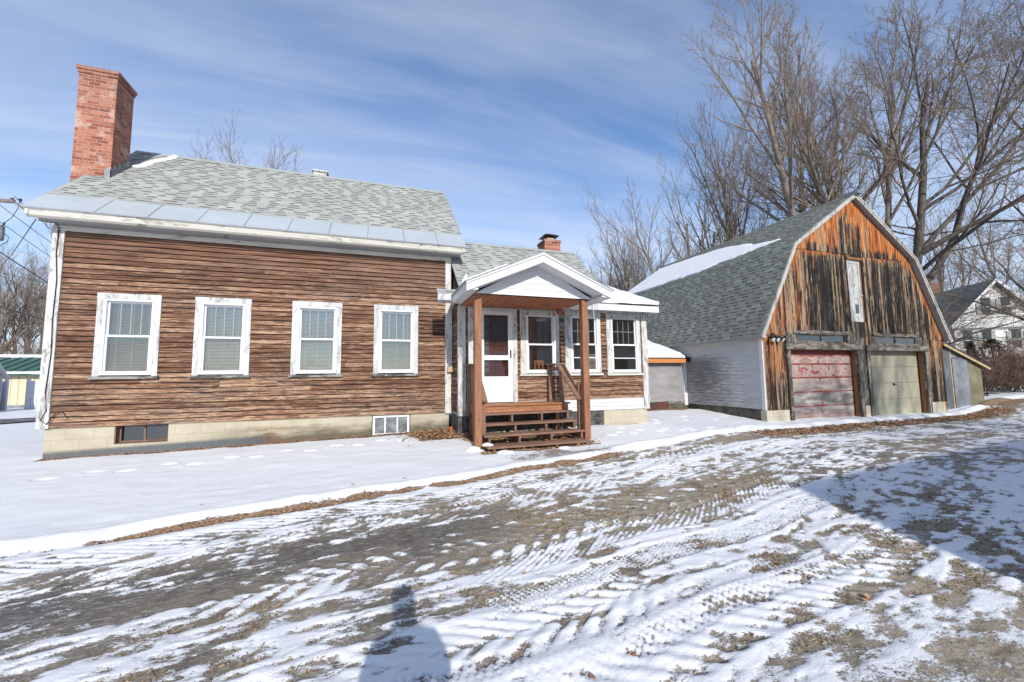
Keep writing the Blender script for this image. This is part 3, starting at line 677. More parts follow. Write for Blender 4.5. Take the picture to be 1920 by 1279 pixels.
# snow on the low roof (rests on the wing)
def snow_slab(name, label, P0, du, dv, W, H, thick, outline, seed, res=.12, group=None):
    """pillowy snow with a rounded rim; outline(u,v) -> signed inside distance in metres"""
    P0 = Vector(P0); du = Vector(du).normalized(); dv = Vector(dv).normalized(); n = du.cross(dv).normalized()
    if n.z < 0: n = -n
    nu, nv_ = int(W / res) + 2, int(H / res) + 2
    bm = bmesh.new(); top = {}
    U = np.linspace(0, W, nu); V = np.linspace(0, H, nv_)
    for i in range(nu):
        for j in range(nv_):
            d = outline(U[i], V[j])
            if d < -res * .9: continue
            k = float(sst(-res * .5, .16, np.array(d)))
            h = thick * (k ** .5) * (1 + .35 * float(fbm(np.array(U[i] * 2.1), np.array(V[j] * 2.1), 3, seed)))
            p = P0 + du * U[i] + dv * V[j] + n * h
            top[i, j] = bm.verts.new(p)
    for i in range(nu - 1):
        for j in range(nv_ - 1):
            q = [top.get(a) for a in ((i, j), (i+1, j), (i+1, j+1), (i, j+1))]
            if all(q): bm.faces.new(q)
            elif sum(x is not None for x in q) == 3: bm.faces.new([x for x in q if x])
    be = [e for e in bm.edges if len(e.link_faces) == 1]
    r = bmesh.ops.extrude_edge_only(bm, edges=be)
    for v in [x for x in r['geom'] if isinstance(x, bmesh.types.BMVert)]: v.co -= n * (thick * .8) - Vector((0, 0, -.0))
    me = bpy.data.meshes.new(name); bm.normal_update(); bm.to_mesh(me); bm.free(); me.materials.append(MT['snow'])
    me.polygons.foreach_set('use_smooth', [True] * len(me.polygons))
    o = bpy.data.objects.new(name, me); COL.objects.link(o); tag(o, label, 'snow', group, 'stuff'); return o
dl = Vector((0, 1, LS))
snow_slab('roof_snow', 'snow blanket on the low wing roof beside the porch', (4.6, EYE - .02, LZ), (1, 0, 0), dl, 2.38, math.hypot(2.4, .98), .10,
          lambda u, v: min(2.40 - u + .06, v + .09, 2.6 - v + .1, u + .1), 4)
snow_slab('roof_snow', 'narrow strip of snow and shade behind the tall chimney', (-5.6, 11.62, RZ - (RY - 11.62) * SL + .01), (1, 0, 0), uv, 1.6, 1.42, .05,
          lambda u, v: .085 - abs(u - .02 - v * .27 - .03 * math.sin(v * 7)), 9, res=.03)
snow_slab('roof_snow', 'small snow wedge in the valley left of the porch roof', (1.78, 8.9, EZE + ES * .28), (1, 0, 0), dvE, .8, .9, .03,
          lambda u, v: .09 - abs(u - .12 - .2 * v) - .2 * abs(v - .3), 19, res=.04)
# ell chimney
mb = MB(); cyy = 11.25; X0, X1 = 4.93, 5.47
mb.box(X0, X1, cyy, cyy + .55, 4.6, 5.66); mb.box(X0 - .02, X1 + .02, cyy - .02, cyy + .57, 5.66, 5.74)
c2 = mb.build('small_chimney', MT['brick2'], house, label='short brick chimney with a metal cap on the wing')
mb = MB(); mb.box(X0 + .15, X1 - .15, cyy + .13, cyy + .42, 5.74, 5.84); mb.build('flue_tile', MT['block2'], c2)
mb = MB(); mx, my = (X0 + X1) / 2, cyy + .27
mb.mesh([(mx-.26,my-.26,5.90),(mx+.26,my-.26,5.90),(mx+.26,my+.26,5.90),(mx-.26,my+.26,5.90),(mx-.12,my-.12,5.98),(mx+.12,my-.12,5.98),(mx+.12,my+.12,5.98),(mx-.12,my+.12,5.98)], [(3,2,1,0),(4,5,6,7),(0,1,5,4),(1,2,6,5),(2,3,7,6),(3,0,4,7)])
for a in (-.12, .12): mb.box(mx + a - .008, mx + a + .008, my - .008, my + .008, 5.82, 5.91)
mb.build('chimney_cap', MT['darkmetal'], c2)
# downspout on the junction
mb = MB(); mb.box(1.655, 1.745, D - .14, D - .065, 1.72, 3.12); mb.bar((1.70, D - .10, 3.12), (1.62, EYE - .0, 3.2), .06, .06); mb.build('downspout', MT['casing'], house, label='grey upper downspout')
mb = MB(); mb.box(1.64, 1.76, D - .15, D - .06, 1.60, 1.72); mb.build('downspout_collar', MT['tanwood'], house)
mb = MB(); mb.tube([(1.66, 9.0 + .35, .12), (1.66, 9.35, .34)], .045, 8); mb.build('clay_pipe', flat('terracotta', (.40, .10, .04), .7), house)

# ------------------------------------------------------------------ porch (fixed to the house)
PY, PX0, PX1, PZ = 7.50, 1.80, 4.37, 3.10        # header line and ceiling height
FY, FX0, FX1, FZ, FPK = 7.12, 1.55, 4.63, 3.20, 3.88
mb = MB(); mb.box(1.79, 1.93, PY, PY + .14, .0, PZ); mb.build('porch_post', MT['post'], house, bevel=.006, label='left square brown porch post')
mb = MB(); mb.box(4.12, 4.26, PY, PY + .14, .0, PZ - .02); mb.build('porch_post', MT['post'], house, bevel=.006, label='right square brown porch post')
mb = MB(); mb.box(PX0 - .02, PX1, PY + .0, DE - .02, PZ, PZ + .03)
for k in range(17):
    x = PX0 + .02 + k * .155; mb.box(x, x + .012, PY + .01, DE - .03, PZ - .006, PZ)
pc = mb.build('porch_ceiling', MT['ceil'], house)
mb = MB(); mb.box(4.22, 4.32, DE - .16, DE - .05, 2.98, PZ); mb.build('ceiling_block', MT['ceil'], house)
# gable face with three courses of siding
cxm = (PX0 + PX1) / 2; mb = MB()
def gz_(x): return PZ + .02 + (FPK - .12 - PZ) * (1 - abs(x - cxm) / (PX1 - cxm))
zz = PZ
for k in range(6):
    za, zb = zz, min(zz + .135, FPK - .1); f = lambda z: max(0, 1 - (z - PZ) / (FPK - .1 - PZ))
    if zb - za < .01: break
    wa, wb = (PX1 - cxm) * f(za), (PX1 - cxm) * f(zb)
    mb.face([(cxm - wa, PY - .016, za), (cxm + wa, PY - .016, za), (cxm + wb, PY - .004, zb), (cxm - wb, PY - .004, zb)]); mb.face([(cxm - wa, PY, za), (cxm + wa, PY, za), (cxm + wa, PY - .016, za), (cxm - wa, PY - .016, za)]); zz += .135
mb.prism([(PX0 - .02, PZ), (PX1, PZ), (cxm, FPK - .1)], 'y', PY, PY + .1)
mb.build('porch_gable', MT['white'], house)
mb = MB(); mb.box(PX0 - .03, PX0 - .005, PY + .1, DE - .05, PZ - .0, PZ + .14); mb.build('porch_side_board', MT['white'], house); mb = MB(); mb.box(PX1 + .002, PX1 + .03, PY, DE - .3, PZ - .0, PZ + .14)
mb.build('porch_side_board', MT['white'], house)
# raking fascia in two steps, soffits, side fascia
def rk(mb, y0, y1, zt, zb, x0, x1, xm, ze, zp):
    for a in (x0, x1):
        q = [(a, ze - zb), (a, ze - zt), (xm, zp - zt), (xm, zp - zb)]
        mb.prism(q if a == x0 else q[::-1], 'y', y0, y1)
xm = (FX0 + FX1) / 2
mb = MB(); rk(mb, FY, FY + .03, .035, .185, FX0, FX1, xm, FZ + .04, FPK + .02); rk(mb, FY - .022, FY + .01, .0, .05, FX0 - .01, FX1 + .01, xm, FZ + .045, FPK + .03)
mb.build('porch_fascia', MT['white'], house)
mb = MB(); rk(mb, FY + .03, PY, .16, .175, FX0 + .03, FX1 - .03, xm, FZ + .04, FPK + .02)
mb.build('porch_soffit', MT['white'], house)
mb = MB()
mb.prism([(FX0 + .002, FZ - .125), (FX0 + .03, FZ - .125), (PX0 - .02, PZ + .0), (PX0 - .02, PZ + .02), (FX0 + .002, FZ + .03)], 'y', FY + .03, DE - .45)
mb.build('porch_eave_board', MT['white'], house); mb = MB()
mb.prism([(FX1 - .002, FZ + .03), (PX1 + .03, PZ + .02), (PX1 + .03, PZ), (FX1 - .03, FZ - .125), (FX1 - .002, FZ - .125)], 'y', FY + .03, DE - .32)
mb.build('porch_eave_board', MT['white'], house)
sv = (FPK - FZ) / (xm - FX0)
def pslope(y0, y1, name, seed):
    H = math.hypot(xm - FX0 + .03, FPK - FZ)
    shingles((FX0 - .03, y1, FZ + .035), (0, -1, 0), (1, 0, sv), y1 - y0, H, name, MT['shingle'], house, seed=seed, base_th=.02)
    shingles((FX1 + .03, y0, FZ + .035), (0, 1, 0), (-1, 0, sv), y1 - y0, H, name, MT['shingle'], house, seed=seed + 1, base_th=.02)
pslope(FY - .03, 9.35, 'porch_roof', 41)
snow_slab('roof_snow', 'thin rim of snow on the left slope of the porch roof', (FX0 - .03, 9.2, FZ + .05), (0, -1, 0), (1, 0, sv), 2.1, 1.6, .03,
          lambda u, v: min(u + .05, 2.08 - u + .03, v - .05, .95 - v + .1 * math.sin(u * 5)), 23, res=.08)
# icicles under the right porch eave
mb = MB()
for x, y, l in [(4.55, 8.0, .16), (4.57, 7.85, .30), (4.58, 7.75, .42), (4.58, 7.66, .34), (4.57, 7.95, .22), (4.58, 7.5, .12), (4.56, 8.2, .10)]:
    mb.tube([(x, y, 3.12), (x + .003, y, 3.12 - l * .5), (x + .005, y, 3.12 - l)], [.011, .007, .001], 6)
tag(mb.build('icicles', mat_glass('ice', (.93, .96, .98), 4.), None, smooth=True), 'thin clear icicles hanging from the right eave of the porch roof', 'icicle', kind='stuff')
mb = MB(); mb.tube([(4.98, 8.55, 3.36), (4.99, 8.53, 3.25), (5.01, 8.53, 2.9), (5.02, 8.53, 2.72)], [.012, .009, .007, .002], 6)
tag(mb.build('icicle', MT['vinyl'], None, smooth=True), 'single long white icicle hanging from the white fascia right of the porch', 'icicle')

# deck, steps, rails
mb = MB()
for k in range(5): mb.box(1.98, 4.22, 8.34 + k * .128, 8.34 + k * .128 + .122, .845, .875)
mb.build('porch_deck', MT['deck'], house)
mb = MB(); mb.box(2.0, 4.18, 8.38, 8.42, .68, .843); mb.box(2.0, 2.04, 8.42, 8.98, .68, .843); mb.box(4.14, 4.18, 8.42, 8.98, .68, .843)
for x in (2.02, 4.10): mb.box(x, x + .09, 8.43, 8.52, -.05, .68); mb.box(x, x + .09, 8.88, 8.97, -.05, .68)
mb.build('deck_frame', MT['deck'], house)
TR = [(8.10, .715, 1.98, 4.18), (7.80, .535, 1.97, 4.20), (7.47, .365, 1.96, 4.22), (7.14, .205, 1.93, 4.14)]
TRX = [(8.10, .715, 2.02, 4.14), (7.80, .535, 2.0, 4.12), (7.47, .365, 1.96, 4.10), (7.14, .205, 1.94, 4.02)]
mb = MB()
for y, z, x0, x1 in TRX:
    mb.box(x0, x1, y, y + .145, z - .038, z); mb.box(x0 + .004, x1 - .006, y + .155, y + .30, z - .038, z - .001)
stp = mb.build('porch_steps', MT['step'], house, bevel=.003)
zs_ = [.715, .535, .365, .205, -.02]
for x in (2.05, 2.72, 3.40, 4.02):
    mb = MB()
    for k, (y, z, a, b) in enumerate(TRX):
        xx = min(max(x, a + .03), b - .07) - (.03 * k if 2.5 < x < 3.9 else 0)
        mb.box(xx, xx + .04, y + .02 + .001 * k, 8.34, max(-.05, zs_[k + 1] - .0), z - .038)
    mb.build('stringer', MT['step'], stp)
def rail(side):
    mb = MB()
    if side == 'right':
        for x, y, z0, z1 in [(3.92, 8.84, .875, 1.73), (4.02, 8.40, .60, 1.73), (4.10, 7.72, .30, 1.30)]: mb.box(x, x + .085, y, y + .085, z0, z1)
        mb.box(3.90, 4.14, 8.36, 8.96, 1.73, 1.765); mb.box(3.97, 3.995, 8.48, 8.86, 1.60, 1.69)
        mb.bar((3.96, 8.42, 1.76), (4.06, 7.60, .98), .10, .035); mb.bar((4.09, 8.42, 1.74), (4.13, 7.66, 1.04), .035, .09)
    else:
        for x, y, z0, z1 in [(1.94, 8.84, .60, 1.72), (1.96, 8.40, .10, 1.72), (1.97, 7.72, .10, 1.15)]: mb.box(x, x + .085, y, y + .085, z0, z1)
        mb.box(1.86, 2.08, 8.36, 8.96, 1.72, 1.755)
        mb.bar((2.02, 8.42, 1.74), (2.02, 7.62, .99), .10, .035)
    mb.build('railing', MT['step'], house, bevel=.003, label=side + ' brown step railing')
rail('right'); rail('left')
# board on the ground edging the leaves, small table-top chair inside
mb = MB(); mb.bar((1.70, 8.95, .14), (1.86, 7.75, .12), .045, .15); tag(mb.build('edging_board', MT['tanwood'], None), 'weathered board lying on edge beside the left porch post', 'board')
chair = tag(empty('dining_chair', (4.02, 9.85, .88)), 'orange wooden chair back seen through the window beside the storm door', 'chair')
mb = MB(); mb.box(3.84, 4.22, 9.6, 9.98, 1.30, 1.33); mb.build('seat', MT['orangewood'], chair)
mb = MB()
for k in range(4): mb.box(3.85 + k * .105, 3.90 + k * .105, 9.60, 9.62, 1.33, 1.84)
mb.box(3.84, 4.22, 9.595, 9.625, 1.80, 1.88); mb.build('backrest', MT['orangewood'], chair)
for a in (3.85, 4.17):
    for b in (9.62, 9.93):
        mb = MB(); mb.box(a, a + .04, b, b + .04, .88, 1.30); mb.build('leg', MT['orangewood'], chair)
# ------------------------------------------------------------------ barn
YB, YBK = 8.8, 17.9
BX0, BX1, BC = 10.76, 19.48, 15.12
ER = (10.50, 2.53); BRK = (12.12, 5.47); PK = (15.12, 7.46)          # roof outline (left half), outer surface
def barn_x(z):     # half width of roof outline at height z
    if z < BRK[1]: t = (z - ER[1]) / (BRK[1] - ER[1]); x = ER[0] + (BRK[0] - ER[0]) * t
    else: t = (z - BRK[1]) / (PK[1] - BRK[1]); x = BRK[0] + (PK[0] - BRK[0]) * t
    return BC - x
barn = tag(empty('barn', (BC, 13, 0)), 'gambrel roofed barn with orange and charred black vertical boards and two garage doors', 'barn')
def top_at(x):     # underside of the roof above x
    a = abs(x - BC); w1 = BC - ER[0]; w2 = BC - BRK[0]
    if a > w2: return ER[1] + (BRK[1] - ER[1]) * (w1 - a) / (w1 - w2) - .10
    return BRK[1] + (PK[1] - BRK[1]) * (w2 - a) / w2 - .13
def shelter(x, z):
    """1 close under the roof edge, 0 far below it"""
    d = top_at(x) - z
    a = abs(x - BC)
    side = max(0, 1 - (BX1 - BC - a) / 1.15)                    # outer strips stay orange
    s = max(0, 1 - d / 1.0)
    if z > 5.37: s = max(s, .74 - abs(x - BC - .1) * .0 - (.35 if abs(x - 15.0) < .5 and z < 6.5 else 0))
    elif x < 13.2: s = max(s, .55 - .12 * (x - 11.5))
    else: s = max(s, .22)
    if a > 3.2 and z < 2.6: s = max(s * .6, .56 - max(0, 1.6 - z) * .40 if x < BC else .5 - max(0, 1.9 - z) * .5)
    return max(0, min(1, max(s, side * (.9 if z > 2.6 else (.5 if x > BC else .45) if z > 1.6 else .25))))
bops = [(11.68, 14.96, -.1, 2.70), (15.28, 18.48, -.1, 2.70), (14.74, 15.40, 3.12, 5.26)]
mb = MB(); rg = random.Random(77)
def vboards(x0, x1, zlo, zhi, proud, seed):
    rg = random.Random(seed); x = x0
    while x < x1 - .02:
        w = min(rg.uniform(.07, .17), x1 - x); xe = x + w; r = rg.random(); o = proud + rg.uniform(0, .012)
        zl = zlo + rg.uniform(-.02, .02); tl, tr = min(zhi, top_at(x)), min(zhi, top_at(xe))
        segs = [(zl, None)]
        mid = (x + xe) / 2; iv = [(zl, 99)]
        for b in bops:
            if b[0] < mid < b[1]: iv = [(p, q) for a, c in iv for p, q in ((a, min(c, b[2])), (max(a, b[3]), c)) if q - p > .03]
        for a, c in iv:
            ctl, ctr = min(c, tl), min(c, tr)
            if min(ctl, ctr) - a < .02: continue
            n = max(1, int((max(ctl, ctr) - a) / .3)); g = .003
            for k in range(n):
                def zz(top, t): return a + (top - a) * t
                za, zb, zc, zd = zz(ctl, k / n), zz(ctr, k / n), zz(ctr, (k + 1) / n), zz(ctl, (k + 1) / n)
                y = YB - o; sa, sb = shelter(mid, za), shelter(mid, zc)
                mb.face([(x + g, y, za), (xe - g, y, zb), (xe - g, y, zc), (x + g, y, zd)], r, [sa, sa, sb, sb])
                mb.face([(x + g, YB + .004, za), (x + g, y, za), (x + g, y, zd), (x + g, YB + .004, zd)], r, [sa, sa, sb, sb])
                mb.face([(xe - g, y, zb), (xe - g, YB + .004, zb), (xe - g, YB + .004, zc), (xe - g, y, zc)], r, [sa, sa, sb, sb])
            mb.face([(x + g, YB, a), (xe - g, YB, a), (xe - g, YB - o, a), (x + g, YB - o, a)], r, .1)
        x = xe
vboards(BX0, BX1, .40, 2.62, .012, 1); vboards(BX0 + .0, BX1, 2.60, 5.40, .026, 2); vboards(BX0 + 1.0, BX1 - 1, 5.36, 9, .042, 3)
mb.build('board_front', MT['barn'], barn)
# core walls
mb = MB()
cops = [(11.80, 14.84, -.1, 2.18), (15.42, 18.36, -.1, 2.18), (12.2, 14.34, 2.42, 2.64), (15.8, 17.98, 2.40, 2.64)]
sheet_with_holes(mb, PF(YB), BX0 + .02, BX1 - .02, -.2, 2.64, cops, o=-.004, th=.14)
mb.prism([(BX0 + .02, 2.64), (11.0, 3.0), (14.76, 3.0), (14.76, 2.64)], 'y', YB + .004, YB + .14)
mb.prism([(15.38, 2.64), (15.38, 3.0), (19.25, 3.0), (BX1 - .02, 2.64)], 'y', YB + .004, YB + .14)
mb.prism([(14.76, 2.64), (14.76, 3.14), (15.38, 3.14), (15.38, 2.64)], 'y', YB + .006, YB + .138)
mb.prism([(11.0, 3.0), (12.28, 5.22), (14.76, 5.22), (14.76, 3.0)], 'y', YB + .004, YB + .14)
mb.prism([(15.38, 3.0), (15.38, 5.22), (17.96, 5.22), (19.25, 3.0)], 'y', YB + .004, YB + .14)
mb.prism([(12.28, 5.22), (12.35, 5.40), (BC, 7.2), (17.9, 5.40), (17.96, 5.22)], 'y', YB + .004, YB + .14)
mb.build('front_core', MT['jamb'], barn)
mb = MB(); mb.box(BX0 + .03, BX0 + .15, YB + .14, YBK, .35, 2.66); mb.box(BX1 - .15, BX1 - .03, YB + .14, YBK, .1, 2.66)
mb.prism([(BX0 + .03, .1), (BX0 + .03, 2.66), (12.3, 5.36), (BC, 7.2), (17.94, 5.36), (BX1 - .03, 2.66), (BX1 - .03, .1)], 'y', YBK - .12, YBK)
mb.build('side_core', MT['oldgrey'], barn)
mb = MB(); clap(mb, PL(BX0), YB, YBK, .42, 2.60, pitch=.105, warp=.003, butt=.013, seed=51); mb.build('white_side_siding', MT['sidew'], barn)
mb = MB(); mb.box(BX0 - .04, BX0 + .02, YB - .02, YB + .09, .40, 2.58); mb.build('corner_trim', MT['white'], barn)
mb = MB(); mb.box(BX0 + .0, BX0 + .3, YB + .1, YBK, -.4, .405); mb.build('side_foundation', MT['concrete'], barn)
mb = MB()
for a, b in ((BX0 - .03, 11.64), (14.90, 15.26), (18.50, 19.30)): mb = MB(); mb.box(a, b, YB - .035, YB + .16, -.3, .39); mb.build('block_pier', MT['block2'], barn)
# back/right cladding
mb = MB(); clap(mb, PR(BX1), YB, YBK, .2, 2.60, pitch=.2, seed=52); mb.build('right_siding', MT['oldgrey'], barn)

# door frames (grey weathered boards)
MT['frame'] = mat_peel('black_grey_frame_wood', white=(.07, .06, .052), wood=(.27, .24, .20), amt=.48)
MT['frameh'] = mat_peel('black_grey_lintel_wood', white=(.10, .085, .072), wood=(.30, .265, .22), amt=.50, vertical=False)
for a, b in ((11.67, 11.81), (14.83, 14.99), (15.27, 15.43), (18.35, 18.50)): mb = MB(); mb.box(a, b, YB - .07, YB + .03, -.1, 2.19); mb.build('door_post', MT['frame'], barn, bevel=.006)
for b in [(11.66, 11.80, YB - .06, YB + .02, 2.38, 2.72), (18.36, 18.52, YB - .06, YB + .02, 2.36, 2.76), (14.40, 14.62, YB - .055, YB + .02, 2.37, 2.80),
          (11.82, 12.16, YB - .04, YB + .02, 2.38, 2.70), (18.0, 18.34, YB - .04, YB + .02, 2.37, 2.66), (15.5, 15.76, YB - .04, YB + .02, 2.37, 2.66),
          (15.0, 15.26, YB - .03, YB + .02, .39, 3.1), (14.64, 14.99, YB - .035, YB + .02, 2.2, 3.1)]:
    mb = MB(); mb.box(*b); mb.build('header_board', MT['frame'], barn, bevel=.006)
mb = MB(); mb.box(11.62, 15.02, YB - .10, YB + .03, 2.19, 2.37); mb.box(15.24, 18.54, YB - .10, YB + .03, 2.18, 2.36)
mb.box(12.0, 14.45, YB - .075, YB + .02, 2.66, 2.78); mb.box(15.7, 18.1, YB - .075, YB + .02, 2.66, 2.76); mb.box(11.8, 14.6, YB - .05, YB + .02, 2.37, 2.41); mb.box(15.5, 18.1, YB - .05, YB + .02, 2.36, 2.40)
mb.build('lintel', MT['frameh'], barn, bevel=.006)
for x0, x1, z0 in ((12.2, 14.34, 2.42), (15.8, 17.98, 2.40)):
    mb = MB(); recess_frame(mb, x0 - .02, x1 + .02, z0, 2.655, YB - .03, YB + .03, .03); mb.box((x0+x1)/2 - .03, (x0+x1)/2 + .03, YB - .028, YB + .028, z0 + .03, 2.62)
    tw = mb.build('transom_window', MT['frameh'], barn)
    mb = MB(); mb.box(x0, x1, YB - .0, YB + .008, z0 + .02, 2.63); mb.build('pane', MT['dkglass'], tw)
mb = MB(); mb.box(16.78, 17.05, YB + .05, YB + .09, 2.38, 2.68); mb.build('inner_post', MT['orangewood'], barn)
mb = MB(); mb.box(BX0 + .3, BX1 - .3, 12.5, 12.6, 0, 2.95); mb.box(BX0 + .3, BX1 - .3, YB + .2, 12.5, 2.95, 3.02); mb.build('loft_partition', MT['oldgrey'], barn)
# garage doors
def gdoor(x0, x1, zt, name, m, lab, n, panels, dirt):
    mb = MB(); y = YB + .19; H = zt - .0; ph = H / n
    for k in range(n):
        z0, z1 = k * ph + .006 - (.04 if k == 0 else 0), (k + 1) * ph - .006
        for (a, b, vv) in dirt(z0, z1):
            nx = 12
            for i in range(nx):
                u0, u1 = x0 + (x1 - x0) * i / nx, x0 + (x1 - x0) * (i + 1) / nx
                va = [vv(u0, a), vv(u1, a), vv(u1, b), vv(u0, b)]
                mb.face([(u0, y, a), (u1, y, a), (u1, y, b), (u0, y, b)], .5, va)
        mb.face([(x0, y, z1), (x1, y, z1), (x1, y + .02, z1), (x0, y + .02, z1)], .5, .9); mb.face([(x0, y + .02, z0), (x1, y + .02, z0), (x1, y, z0), (x0, y, z0)], .5, .9)
    mb.box(x0, x1, y + .02, y + .05, -.05, zt, va=.8)
    return mb.build(name, m, barn, label=lab)
XM = 13.33
def dirt_red(z0, z1):
    z = z0; step = (z1 - z0) / 10
    def vv(x, zz):
        t = (zz - z0) / (z1 - z0)
        e = max(.72 - t * 6, (.66 - (1 - t) * 9), .60 - abs(x - XM) * 5.0)
        if z0 > 1.6: e = max(e, .40 + (t - .50) * 1.5)
        if 1.2 < z0 < 1.5: e = max(e, .43)
        return max(0, e)
    return [(z0 + step * i, z0 + step * (i + 1), vv) for i in range(10)]
rd = gdoor(11.81, 14.90, 2.19, 'garage_door', MT['reddoor'], 'faded red sectional garage door with peeling paint', 5, 2, dirt_red)
gd = gdoor(15.43, 18.42, 2.19, 'garage_door', MT['green'], 'pale green four panel garage door', 4, 1, lambda a, b: [(a, b, lambda x, z: 0.0)])
mb = MB(); mb.box(16.92, 16.95, YB + .16, YB + .19, 1.0, 1.1); mb.box(16.92, 17.05, YB + .145, YB + .165, 1.02, 1.045); mb.build('door_handle', MT['darkmetal'], gd)
mb = MB(); mb.box(15.46, 18.40, YB + .17, YB + .185, 2.08, 2.19); mb.build('top_rail', MT['green'], gd)
# loft door
mb = MB(); y = YB + .03
mb.box(14.76, 15.38, y, y + .04, 3.14, 5.22)
for b in [(14.76, 14.84, 3.14, 5.22), (15.30, 15.38, 3.14, 5.22), (14.84, 15.30, 5.10, 5.22), (14.84, 15.30, 3.92, 4.06), (14.84, 15.30, 3.14, 3.28), (15.02, 15.10, 4.06, 5.10), (14.84, 14.98, 3.28, 3.92)]: mb.box(b[0], b[1], y - .018, y, b[2], b[3])
ld = mb.build('loft_door', mat_peel('loft_door_paint', (.50, .50, .47), (.25, .235, .21), .44), barn)
mb = MB(); mb.box(15.05, 15.22, y - .008, y - .001, 3.42, 3.72); mb.build('pane', MT['dkglass'], ld)
mb = MB(); mb.tube([(15.33, y - .07, 4.02), (15.33, y - .0, 4.02)], .025, 8); mb.build('knob', MT['white'], ld)
mb = MB(); mb.box(14.70, 15.44, YB - .06, YB + .03, 5.22, 5.29); mb.build('loft_lintel', MT['jamb'], barn)

# roof
WL = YBK + .25 - (YB - .19)
y_f = YB - .19
def bslope(a, b, name, seed, mirror, crs, label=None):
    du = (0, 1, 0); P = (a[0] if not mirror else 2 * BC - a[0], y_f, a[1]); dx = (b[0] - a[0]) * (-1 if mirror else 1)
    return shingles(P, du, (dx, 0, b[1] - a[1]), WL, math.hypot(b[0] - a[0], b[1] - a[1]), name, MT['shingle_dk'], barn, seed=seed, course=crs, label=label, tabw=(.12, .34), base_th=.05)
bl = bslope(ER, BRK, 'lower_roof', 61, False, .135); bu = bslope(BRK, PK, 'upper_roof', 62, False, .135)
bslope(ER, BRK, 'lower_roof', 63, True, .27); bslope(BRK, PK, 'upper_roof', 64, True, .27)
mb = MB(); mb.prism([(BC - .18, PK[1] - .10), (BC, PK[1] + .04), (BC + .18, PK[1] - .10), (BC, PK[1] - .02)], 'y', y_f + .1, YBK + .2, .3); mb.build('ridge_cap', MT['shingle_dk'], bu)
mb = MB(); mb.prism([(BC - .13, PK[1] - .06), (BC - .11, PK[1] + .05), (BC + .11, PK[1] + .07), (BC + .15, PK[1] - .06)], 'y', y_f - .16, y_f + .25); mb.build('ridge_end_block', MT['lead'], bu)
# rake boards: two stepped layers each side, wide soffits
def bank(pts, off): return pts
def rakeprof(d0, d1, mir):
    q = []
    for d, seq in ((d0, (ER, BRK, PK)), (d1, (PK, BRK, ER))):
        for p in seq:
            if p is PK: q.append((BC, p[1] - d * 1.22))
            elif p is BRK: q.append((p[0] + d * .78, p[1] - d * .62))
            else: q.append((p[0] + d * .95, p[1] - d * .25))
    return [(2 * BC - x, z) for x, z in q][::-1] if mir else q
for mir in (False, True):
    mb = MB()
    for (d0, d1, ya, yb) in ((.0, .05, y_f - .045, y_f), (.05, .12, y_f - .028, y_f + .02)):
        a = rakeprof(d0, d1, mir); n = len(a) // 2
        for i in range(n - 1): mb.prism([a[i], a[i+1], a[-2-i], a[-1-i]], 'y', ya, yb)
    mb.build('rake_board', MT['rakewood'], barn)
    mb = MB(); a = rakeprof(.055, .075, mir)
    for i in range(2): mb.prism([a[i], a[i+1], a[-2-i], a[-1-i]], 'y', y_f + .02, YB - .02)
    mb.build('rake_soffit', MT['soffitgrey'], barn)
mb = MB(); mb.box(ER[0] + .0, BX0 - .0, y_f + .02, YBK, ER[1] - .02, ER[1] + .01); mb.build('eave_soffit', MT['soffitgrey'], barn); mb = MB(); mb.box(BX1, 2 * BC - ER[0], y_f + .02, YBK, ER[1] - .02, ER[1] + .01); mb.build('eave_soffit', MT['soffitgrey'], barn)
# flood light
mb = MB(); mb.tube([(11.13, YB - .03, 2.60), (11.13, YB - .10, 2.60)], .07, 10); mb.bar((11.0, YB - .10, 2.57), (11.27, YB - .10, 2.57), .03, .03)
fl = mb.build('flood_light', MT['darkmetal'], barn)
for x, dx in ((11.0, -.06), (11.27, .06), (11.13, .0)):
    mb = MB(); mb.tube([(x, YB - .10, 2.56), (x + dx * .5, YB - .16, 2.51), (x + dx, YB - .22, 2.45)], [.03, .05, .07], 10); lh = mb.build('lamp_head', MT['darkmetal'], fl)
    mb = MB(); mb.tube([(x + dx, YB - .222, 2.448), (x + dx * 1.05, YB - .235, 2.437)], [.06, .05], 10); mb.build('lens', MT['white'], lh)
# long snow patch lying along the upper slope break
us = Vector((PK[0] - BRK[0], 0, PK[1] - BRK[1])).normalized(); UL = math.hypot(PK[0] - BRK[0], PK[1] - BRK[1])
def snow_out(u, v):
    # u metres from front edge, v metres up the upper slope
    y = u
    top = np.interp(y, [1.1, 1.7, 2.4, 3.0, 4.5, 6.5, 9.6], [.95, 1.15, 1.45, 1.9, 2.6, 3.0, 3.25]) + .10 * float(fbm(np.array(y * 1.7), np.array(3.3), 3, 5))
    bot = np.interp(y, [1.1, 1.6, 2.6, 3.2, 4.0, 9.6], [.85, .72, .50, .42, .10, -.05]) + .10 * float(fbm(np.array(y * 1.9), np.array(8.3), 3, 6))
    return min(top - v, v - bot, (u - 1.05) * .8, 9.4 - u)
snow_slab('roof_snow', 'long tapering patch of snow on the barn roof above the break', (BRK[0], y_f, BRK[1] + .01), (0, 1, 0), us, 9.35, UL, .05, snow_out, 31, res=.09)

